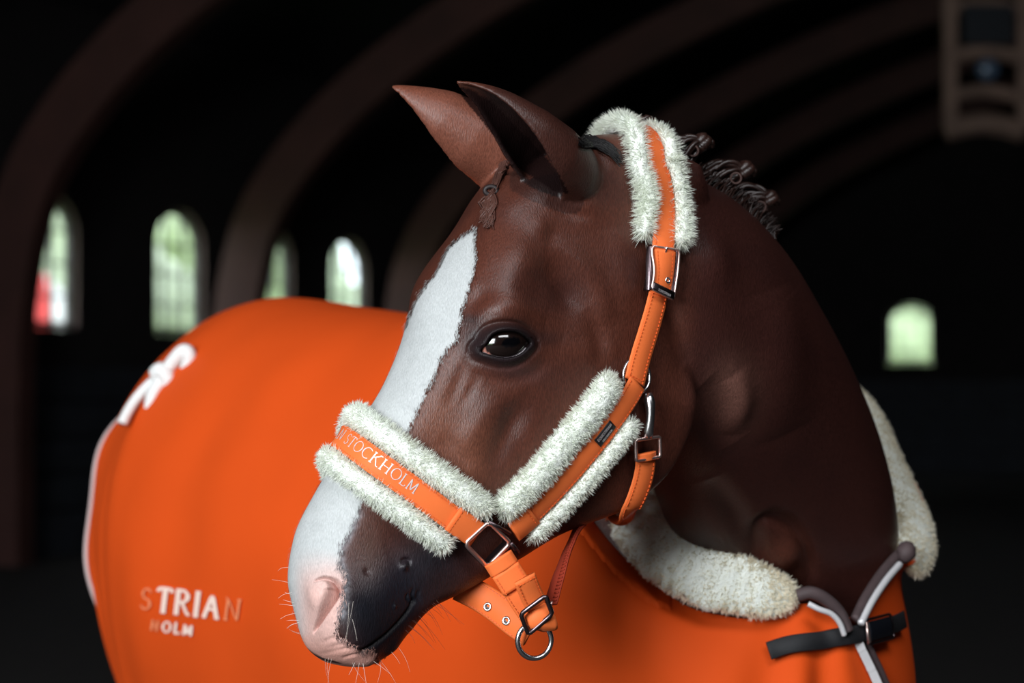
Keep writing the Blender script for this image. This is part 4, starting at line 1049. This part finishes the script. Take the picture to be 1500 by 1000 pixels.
m_ = MB(); m_.tube(crown.at(np.linspace(bl0-.001, bl0+.007, 5), np.zeros(5), np.array([.022, .0215, .020, .018, .016])), .0013, 8); m_.obj('buckle_prong', M_steel, buck)
# free end of the crown strap lying in the buckle, with an eyelet
m_ = MB(); crown.ribbon(m_, bl0+.002, bl1-.004, .0268, .003, .0172, 0, curl=.0012); te = m_.obj('strap_tongue', M_strap, cr)
m_ = MB(); 
for y in (-.0095, .0095): crown.stitches(m_, bl0+.004, bl1-.010, y, .0190)
m_.obj('stitching', M_thr, te, False)['kind'] = 'stuff'
def eyelet(S, l, y, off, r, parent):
    a = np.linspace(0, 2*np.pi, 16, endpoint=False); dk = MB(); dk.add(np.concatenate([S.at(l+np.cos(a)*r*.85, y+np.sin(a)*r*.85, np.full(16, off-.0002)), S.at(np.array([l]), np.array([y]), np.array([off-.0004]))]), [(i, (i+1) % 16, 16) for i in range(16)]); dk.obj('eyelet_hole', M_tag, parent)
    a = np.linspace(0, 2*np.pi, 24, endpoint=False); mb = MB(); mb.loop_tube(S.at(l+np.cos(a)*r, y+np.sin(a)*r, np.full(24, off)), r*.42, 8); return mb.obj('eyelet', M_steel, parent)
eyelet(crown, l_of(crown, 966, 413), -sg3*.004, .0196, .0027, te)

# side ring
def ring_obj(name, c, nrm, Rr, r, m, parent, up=None):
    nrm = unit(nrm); u_ = unit(np.cross(nrm, [0, 0, 1.])); v_ = np.cross(nrm, u_); a = np.linspace(0, 2*np.pi, 48, endpoint=False)
    mb = MB(); mb.loop_tube(c+Rr*(np.cos(a)[:, None]*u_+np.sin(a)[:, None]*v_), r, 10); return mb.obj(name, m, parent)
p_, n_ = hit(925, 551); sn = unit(ckp.N[-1]); ring_obj('side_ring', p_+sn*.0085, sn, .0185, .0018, M_steel, halter)

# snap hook, and the throat strap round the jaw
C, N_ = on_skin([(938,570),(939,590),(938,615),(937,640),(938,660),(937,685),(931,710),(920,735),(907,752)], 60); th_ = Strip(C, N_, 110)
l_a, l_b = l_of(th_, 938, 640), l_of(th_, 938, 662)
sh = MB(); sh.tube(th_.at(np.linspace(l_of(th_, 938, 574), l_a-.002, 9), np.zeros(9), .012+.004*np.sin(np.linspace(0, np.pi, 9))), [.0042, .0056, .0058, .0050, .0046, .0046, .0050, .0058, .006], 10)
snp = sh.obj('snap_hook', M_steel, halter)
sh = MB(); k = np.linspace(0, 1, 9); sh.tube(th_.at(l_of(th_, 938, 578)+k*.036, sg2*0-.0065*np.sin(np.pi*k)*1.0, .0125+0*k), .0016, 8); sh.obj('hook_gate', M_rose, snp)
frame_on(th_, l_a, l_a+.0215, .0345, .0125, .0020, M_rose, 'strap_loop', snp)
# dense continuation under the jaw: mirrored to the far side
jawp = [th_.C[-1]]; 
m_ = MB(); th_.ribbon(m_, l_a+.016, th_.L, .0285, .0035, .0085); ts = m_.obj('throat_strap', M_strap, halter)
hb = BVHTree.FromPolygons([tuple(v) for v in headw.reshape(-1, 3)], [tuple(int(q) for q in f) for f in grid_faces(*headw.shape[:2])])
def mir(p): 
    q = hb.find_nearest(Vector(h2w(w2h(p)*np.array([-1, 1, 1])))); return np.array(q[0]), np.array(q[1])
def hnear(p):
    q = hb.find_nearest(Vector(p)); return np.array(q[0]), np.array(q[1])
e0_, en0 = th_.C[-1], th_.N[-1]; l0_ = w2h(e0_)
keyp = [(th_.C[-16], th_.N[-16]), (th_.C[-8], th_.N[-8]), (e0_, en0)]
for x_, a_, d_ in ((min(l0_[0]-.03, -.02), 0, -.006), (-.06, 0, .03), (-.085, -.005, .09), (-.10, -.02, .15)):
    q_ = hnear(h2w(np.array([x_, l0_[1]+a_, l0_[2]+d_]))); keyp.append(q_)
under = crom(np.array([q[0] for q in keyp]), 140); un = unit(crom(np.array([q[1] for q in keyp]), 140))
tu = Strip(smooth_path(under, 8), smooth_path(un, 8), 140)
m_ = MB(); tu.ribbon(m_, 0, tu.L, .0285, .0035, .0085); m_.obj('throat_strap_back', M_strap, ts)
m_ = MB(); lt = l_of(th_, 938, 672); th_.ribbon(m_, l_a+.0155, lt, .0275, .0060, .0095, 0, curl=.003); m_.obj('strap_fold', M_strap, ts)
m_ = MB(); l2 = l_of(th_, 937, 668)
for y in (-.0105, .0105): th_.stitches(m_, l2+.004, th_.L-.002, y, .0106)
m_.obj('stitching', M_thr, ts, False)['kind'] = 'stuff'

# square ring at the corner of the mouth
pc_, pn_ = hit(711, 796); pn_ = unit(nose.N[-1]+cheek.N[-1]+pn_); pcc = pc_+pn_*.012
def on_pl(c, n_, x, y): 
    d = ray(x, y); return CAM+d*(((c-CAM)@n_)/(d@n_))
cor = [on_pl(pcc, pn_, *q) for q in ((713,762),(745,793),(711,828),(678,794))]
mid = sum(cor)/4
def rounded(cor, n=7, r=.1):
    P_ = []
    for i in range(4):
        a, b_ = cor[i], cor[(i+1) % 4]
        for t in np.linspace(r, 1-r, n): P_.append(a+(b_-a)*t)
    return np.array(P_)
fr = MB(); RC = rounded(cor); out = mid+(RC-mid)*1.0
def band(mb, RC, mid, nrm, w_in, w_out, z0, z1):
    d_ = unit(RC-mid); G = np.stack([RC-d_*w_in+nrm*z1, RC+d_*w_out+nrm*(z1-.0008), RC+d_*(w_out+.001)+nrm*z0, RC-d_*w_in+nrm*z0], 1); mb.grid(G, True, True)
band(fr, RC, mid, pn_, .0016, .0016, -.006, .004); sq = fr.obj('square_ring', M_gun, halter, False); sq['label'] = 'square rose gold ring joining noseband, cheek strap and chin strap'
fr = MB(); fr.loop_tube(RC+pn_*.0042, .0024, 8); fr.obj('polished_rim', M_rose, sq)
fr = MB()
for i in (0, 3):
    a, b_ = cor[i], cor[(i+1) % 4]
fr.tube(np.array([cor[0]+pn_*.005, cor[0]*.3+on_pl(pcc, pn_, 757, 786)*.7+pn_*.005]), .0022, 8); fr.tube(np.array([cor[1]+pn_*.004, on_pl(pcc, pn_, 757, 808)+pn_*.002]), .0028, 8); fr.obj('ring_bar', M_gun, sq)

# chin straps: near strap folded through a buckle, far strap under the chin, narrow webbing to the throat
dch = (pcc-CAM)@np.array([0, math.cos(PITCH), math.sin(PITCH)])
def free(pts, nrm, n=40):
    P_ = np.array([at(*q) for q in pts]); P_ = crom(P_, n); return Strip(P_, np.broadcast_to(np.asarray(nrm, float), P_.shape), n*2)
nc = unit(CAM-at(760, 860, dch)+np.array([-.2, 0, .5])*1.0)
chin = free([(729,817,dch-.003),(741,836,dch-.002),(757,861,dch-.001),(773,886,dch+.001),(790,911,dch+.003)], nc)
m_ = MB(); chin.ribbon(m_, .002, chin.L-.002, .0310, .004, 0, 0, curl=.0012); ch = m_.obj('chin_strap', M_strap, halter)
m_ = MB(); chin.ribbon(m_, 0, .014, .0325, .010, .001, 0, curl=.002); m_.obj('strap_fold', M_strap, ch)
m_ = MB(); chin.ribbon(m_, .014, .036, .0318, .0042, .004, 0, curl=.0012); m_.obj('strap_end', M_strap, ch)
m_ = MB()
for y in (-.0130, .0130): chin.stitches(m_, .017, .036, y, .0068); chin.stitches(m_, .04, chin.L-.004, y, .0028)
m_.obj('stitching', M_thr, ch, False)['kind'] = 'stuff'
flap = free([(791,884,dch-.010),(783,872,dch-.016),(774,858,dch-.022),(766,846,dch-.026)], unit(CAM-at(780, 865, dch)+np.array([.3, 0, .3])))
flap = free([(790,893,dch-.007),(779,872,dch-.016),(771,853,dch-.024),(768,846,dch-.026)], unit(CAM-at(780, 865, dch)+np.array([.5, 0, .2])))
m_ = MB(); flap.ribbon(m_, 0, flap.L, .0245, .004, 0, 0, curl=.001); fp = m_.obj('strap_tongue', M_strap, ch)
m_ = MB()
for y in (-.0095, .0095): flap.stitches(m_, .004, flap.L-.004, y, .0028)
flap.cross_stitches(m_, flap.L-.004, -.009, .008, .0028); m_.obj('stitching', M_thr, fp, False)['kind'] = 'stuff'
m_ = MB(); q = [at(763,899,dch-.020), at(799,872,dch-.024), at(809,899,dch-.018), at(774,929,dch-.012)]; m_.loop_tube(rounded(q, 6, .08), .0026, 8); m_.obj('chin_buckle', M_gun, ch)
m_ = MB(); band_ = free([(783,893,dch-.008),(790,903,dch-.012),(796,912,dch-.010),(797,918,dch-.002)], nc); band_.ribbon(m_, 0, band_.L, .0285, .006, 0, 0, curl=.003); m_.obj('strap_loop', M_strap, ch)
m_ = MB(); a = np.linspace(0, 2*np.pi, 48, endpoint=False); rc_ = at(783, 938, dch+.002); m_.loop_tube(rc_+.0185*(np.cos(a)[:, None]*unit(np.array([1, .35, 0]))+np.sin(a)[:, None]*np.array([0, -.1, 1.])), .0028, 10); m_.obj('lead_ring', M_steel, ch)
m_ = MB(); m_.tube(np.array([at(800,903,dch+.004), at(806,885,dch+.008), at(812,879,dch+.012)]), .0022, 8); m_.obj('wire_loop', M_rose, ch)
# far chin strap with two eyelets, coming from under the chin
nf = unit(CAM-at(730, 895, dch+.04)+np.array([.1, 0, -.6]))
far = free([(672,858,dch+.045),(700,872,dch+.040),(728,890,dch+.030),(756,912,dch+.018),(777,926,dch+.008)], nf)
m_ = MB(); far.ribbon(m_, 0, far.L, .0315, .004, 0, 0, curl=.0015); fs = m_.obj('chin_strap', M_strap, halter); fs['label'] = 'far half of the chin strap with two steel eyelets'
Cs = MB()
for y in (-.0130, .0130): far.stitches(Cs, .01, far.L-.004, y, .0026)
Cs.obj('stitching', M_thr, fs, False)['kind'] = 'stuff'
for q in ((723, 877), (749, 901)): 
    eyelet(far, l_of(far, *q), 0.004, .0034, .0036, fs)
Wb = free([(806,886,dch+.012),(813,862,dch+.020),(822,832,dch+.035),(833,802,dch+.060),(846,776,dch+.085),(862,752,dch+.10)], unit(np.array([-.8, -.6, .1])))
m_ = MB(); Wb.ribbon(m_, 0, Wb.L, .0225, .003, 0, 0); wb = m_.obj('webbing_strap', M_web, halter)
m_ = MB()
for l in np.arange(.004, Wb.L-.002, .0042):
    a, b_ = Wb.at(np.array([l, l]), np.array([.004, .0105]), np.array([.0018, .0018])); m_.tube(np.array([a, b_]), .0009, 5)
m_.obj('webbing_ribs', M_web, wb)['kind'] = 'stuff'
# ------------------------------------------------------------------ the rug on the horse's body
R0 = [(1243,908,2.875),(1215,893,2.870),(1172,884,2.865),(1110,905,2.855),(1052,900,2.862),(1000,884,2.885),(950,845,2.93),(908,800,2.99),(888,762,3.05),(895,690,3.13),
      (940,610,3.24),(1010,560,3.32),(1090,535,3.38),(1170,535,3.40),(1232,560,3.36),(1300,650,3.25),(1345,720,3.16),(1362,785,3.08),(1342,822,3.01),(1318,832,2.975),(1290,852,2.94),(1258,890,2.895)]
ring0 = crom(np.array([at(*q) for q in R0]), 160, closed=True)
# matching angle of every point: 0 chest midline, 90 near side, 180 withers, 270 far side
idx = np.arange(160)/160*22
ang = np.radians(np.interp(idx, [0, 3, 8, 12.5, 17, 20, 22], [0, 45, 100, 180, 262, 315, 360]))
def ring_b(sb, st, w, zt, zb, pw=.8, flat=1, pt=.95):
    c = -np.cos(ang); s_ = sb+(st-sb)*(c+1)/2; zc, hz = (zt+zb)/2, (zt-zb)/2
    q = -w*np.sign(np.sin(ang))*np.abs(np.sin(ang))**np.where(c > 0, pt, pw); z = zc+hz*np.sign(c)*np.abs(c)**flat
    return np.stack([bw(a, b_, e) for a, b_, e in zip(s_, q, z)])
rings = np.stack([ring0, ring_b(-.01, .52, .250, 1.625, .98, .8), ring_b(.18, .66, .275, 1.60, .84), ring_b(.55, .82, .30, 1.565, .80), ring_b(.95, 1.02, .315, 1.580, .80), ring_b(1.22, 1.25, .31, 1.603, .80, pt=1.1), ring_b(1.30, 1.42, .266, 1.575, .80, .65, pt=1.25), ring_b(1.36, 1.53, .232, 1.520, .82, .55, pt=1.3), ring_b(1.40, 1.60, .205, 1.475, .84, .55, pt=1.3)])
# blend the first rows so the cloth leaves the collar smoothly
G = crom(rings, 210)
G[:, :] = G
uu = np.linspace(0, 1, 210)[:, None]; vv = ang[None]
nrmG = np.cross(np.gradient(G, axis=0), np.gradient(G, axis=1)); nrmG = unit(nrmG)
cenb = G.mean(1, keepdims=True); nrmG = np.where((np.sum(nrmG*(G-cenb), -1) < 0)[..., None], -nrmG, nrmG)
low = sstep(.2, 1.2, np.where(vv < np.pi, vv, 2*np.pi-vv))*0+1
side_w = np.clip(np.sin(np.where(vv < np.pi, vv, 2*np.pi-vv)), 0, 1)
fold = .003*np.sin(uu*34+1.5*np.sin(vv*2.2)+.6)*side_w*sstep(.25, .45, uu)*(1-.6*sstep(1.9, 2.8, np.where(vv < np.pi, vv, 2*np.pi-vv)))
fold = fold+.0018*np.sin(uu*71+vv*3)*side_w*sstep(.3, .5, uu)
# draglines running from the chest fastening round the shoulder
fold = fold+.011*np.sin((vv*16+uu*24))*np.exp(-((vv-.35)/.35)**2)*np.exp(-((uu-.09)/.07)**2)
hemw = .005*np.sin(vv*9)*sstep(.93, 1, uu)
G = G+nrmG*(fold+hemw)[..., None]
M_rug = cloth('orange_rug_cloth', (207, 74, 20), 260, .75)
M_bind = mat('grey_brown_binding', (66, 52, 53), .7, noise=(60, .15))
M_pipe = mat('pale_piping', (188, 168, 166), .55)
M_zip = mat('white_zip_teeth', (205, 204, 206), .35, .2)
M_blk = mat('black_webbing', (9, 10, 15), .7, noise=(300, .2), bump=(500, .3, .001))
M_grey = mat('grey_piping', (150, 146, 148), .6)
rug = empty('horse_rug', bw(.8, 0, 1.57)); tag(rug, 'orange horse rug with cream fleece collar and white piping, covering the horse body', 'horse rug')
m_ = MB(); th = .004
Gin = G-nrmG*th
m_.grid(G, closed_v=True); m_.grid(Gin[:, ::-1], closed_v=True)
m_.grid(np.stack([G[-1], Gin[-1]]), closed_v=True); m_.grid(np.stack([Gin[0], G[0]]), closed_v=True)
shell = m_.obj('rug_shell', M_rug, rug); rbvh = bvh_of(shell)
def rhit(x, y): return hit(x, y, rbvh, 2.95)
# piping along the hem
m_ = MB(); m_.loop_tube(G[-1]+nrmG[-1]*.001, .0048, 6); m_.obj('hem_piping', M_pipe, rug)
# fleece collar: a broad padded band round the neck opening
neck_c = ring0.mean(0)
band_px = [(1166,873,2.855),(1120,868,2.842),(1078,855,2.840),(1034,842,2.846),(992,812,2.872),(958,774,2.91),(938,722,2.98),(945,650,3.10),(1010,590,3.22),(1085,555,3.31),(1165,553,3.34),(1218,568,3.32),(1250,600,3.28),(1285,660,3.20),(1318,722,3.13),(1336,770,3.08),(1336,800,3.04),(1324,822,3.00)]
bc = crom(np.array([at(*q) for q in band_px]), 200)
bn = unit(bc-at(1150, 720, 3.10)); 
bn = unit(bn*.55+np.array([-.1, -.55, .35])); 
bn = unit(smooth_path(bn, 20)); col_S = Strip(bc, bn, 200)
fleece('fleece_collar', col_S, 0, col_S.L, .049, .016, 0, .0, rug, m=fleece_mat('warm_fleece', (236, 226, 204), (238, 234, 220)), ln=(.005, .008), dens=200000, seed=11, wd=.0007, taper=[.50, .68, .84, .95, 1, 1, 1, 1, 1, 1, 1, .9, .85, .8, .8, .75, .7])
# zip front: binding and teeth down both edges of the neck opening and below the strap
def tube_px(pts, r, m, name, parent, tree=None, off=.004, n=40, k=8):
    if len(pts[0]) == 2: P_ = np.array([hit(x, y, tree, 2.9)[0]+hit(x, y, tree, 2.9)[1]*off for x, y in crom(np.array(pts, float), n)]); P_ = smooth_path(P_, 4)
    else: P_ = crom(np.array([at(*q) for q in pts]), n)
    mb = MB(); mb.tube(P_, r, k); return mb.obj(name, m, parent)
zl = [(1168,872,2.850),(1188,868,2.848),(1210,878,2.852),(1230,898,2.858),(1242,925,2.858)]
tube_px(zl, .008, M_bind, 'zip_binding', rug)
tube_px([(1184,884,2.838),(1200,892,2.838),(1218,899,2.842),(1230,912,2.846),(1237,930,2.850)], .0035, M_zip, 'zip_teeth', rug)
zr = [(1324,806,2.99),(1312,816,2.975),(1290,842,2.94),(1268,876,2.90),(1252,908,2.87)]
tube_px(zr, .0065, M_bind, 'zip_binding', rug)
tube_px([(1318,826,2.965),(1298,850,2.93),(1278,880,2.895),(1261,913,2.865)], .0045, M_zip, 'zip_teeth', rug)
m_ = MB(); m_.tube(crom(np.array([at(1326,802,2.985), at(1328,808,2.97), at(1324,818,2.975)]), 8), [.008, .010, .012, .012, .012, .011, .010, .008], 10); m_.obj('zip_garage', M_bind, rug)
zp = np.array([rhit(x, y)[0]+rhit(x, y)[1]*.006 for x, y in crom(np.array([(1248,930),(1258,955),(1270,980),(1283,1010),(1290,1030)], float), 60)])
m_ = MB()
for i in range(0, 59, 1):
    t_ = unit(zp[min(i+1, 59)]-zp[i]); m_.box(zp[i], np.cross(t_, unit(CAM-zp[i]))*.0055, unit(CAM-zp[i])*.0025, t_*.0011)
zt = m_.obj('zip_teeth', M_zip, rug, False); zt['kind'] = 'stuff'
tube_px([(1261,930),(1271,955),(1283,980),(1296,1010),(1304,1030)], .0055, M_bind, 'zip_binding', rug, rbvh, .004)
tube_px([(1254,930),(1264,955),(1276,980),(1289,1010)], .0022, mat('pale_zip_tape', (150, 140, 140), .7), 'zip_tape', rug, rbvh, .005)
# black chest strap and buckle
sp = np.array([rhit(x, y)[0]+rhit(x, y)[1]*.008 for x, y in crom(np.array([(1122,955),(1160,946),(1200,938),(1240,930),(1275,922),(1300,915),(1313,908)], float), 50)]); sp = smooth_path(sp, 6)
sn_ = np.array([rhit(x, y)[1] for x, y in crom(np.array([(1122,955),(1160,946),(1200,938),(1240,930),(1275,922),(1300,915),(1313,908)], float), 50)]); sn_ = unit(smooth_path(sn_, 12))
cst = Strip(sp, sn_, 90); m_ = MB(); cst.ribbon(m_, 0, cst.L, .0215, .003, .003); cb = m_.obj('chest_strap', M_blk, rug)
l0, l1 = l_of(cst, 1262, 925), l_of(cst, 1300, 915)
frame_on(cst, l0, l1-.004, .029, .0075, .0018, M_gun, 'strap_buckle', cb)
m_ = MB(); cst.ribbon(m_, l0+.003, l1-.008, .024, .004, .0075, 0, curl=.001); m_.obj('buckle_plate', mat('black_plastic', (16, 18, 24), .3), cb)
m_ = MB(); cst.ribbon(m_, l0-.0015, l0+.0025, .0265, .003, .0085); m_.obj('buckle_bar', M_rose, cb)
# cord bow at the tail
M_cord = mat('white_cord', (222, 222, 220), .6, bump=(300, .3, .002))
bow = MB(); kn = rhit(236, 553); kc = kn[0]+kn[1]*.014
kd = (kc-CAM)@np.array([0, math.cos(PITCH), math.sin(PITCH)])
def bp(x, y, d=0): return at(x, y, kd+d)
bow.tube(crom(np.array([bp(236,556), bp(252,532,-.01), bp(268,514,-.015), bp(277,520,-.018), bp(274,540,-.014), bp(258,560,-.008), bp(240,560)]), 40), .0115, 8)
bow.tube(crom(np.array([bp(238,556,-.01), bp(226,575,-.014), bp(222,596,-.014), bp(230,604,-.016), bp(240,590,-.016), bp(244,566,-.01)]), 36), .0115, 8)
bow.tube(crom(np.array([bp(228,548,-.004), bp(236,542,-.012), bp(246,556,-.014), bp(246,568,-.006)]), 20), .013, 8)
bow.obj('tail_cord_bow', M_cord, rug)
tube_px([(232,552,kd),(216,566,kd+.002),(200,584,kd+.0),(188,602,kd-.01),(179,620,kd-.02)], .0085, M_cord, 'tail_cord', rug)
# lettering on the hindquarter
M_rtxt = mat('pale_rug_print', (244, 214, 200), .5); M_rtx2 = mat('worn_rug_print', (238, 140, 96), .6)
def rplace(x0, y0, x1, y1, h):
    """baseline from one point of the cloth to another; letter height h (pixels of the photo)"""
    d = np.array([x1-x0, y1-y0], float); d /= np.linalg.norm(d); u_ = np.array([d[1], -d[0]])
    def f(x, y):
        out = []
        for a, b_ in zip(x, y):
            p = np.array([x0, y0])+d*a*h+u_*b_*h; c_, n_ = rhit(*p); out.append(c_+n_*.0035)
        return np.array(out)
    return f
BOLD = {'T': .62, 'R': .66, 'I': .26, 'A': .72}
m_ = MB(); letters(m_, 'TRI', rplace(231, 894, 330, 906, 34), .085, .16); rt = m_.obj('rug_lettering', M_rtxt, shell, False)
for c_, q_, t_ in (('A', (299, 902, 340, 907, 33), .075), ('S', (207, 890, 240, 895, 30), .05), ('N', (330, 906, 352, 909, 31), .04)):
    m_ = MB(); letters(m_, c_, rplace(*q_), t_, .2); m_.obj('rug_lettering', M_rtxt if c_ == 'A' else M_rtx2, shell, False)
m_ = MB(); letters(m_, 'OLM', rplace(240, 924, 300, 932, 15), .11, .34); m_.obj('rug_lettering', M_rtxt, shell, False)
m_ = MB(); letters(m_, 'H', rplace(223, 921, 240, 924, 14), .09, .3); m_.obj('rug_lettering', M_rtx2, shell, False)
# body, legs and tail under and below the rug belong to the horse's skin
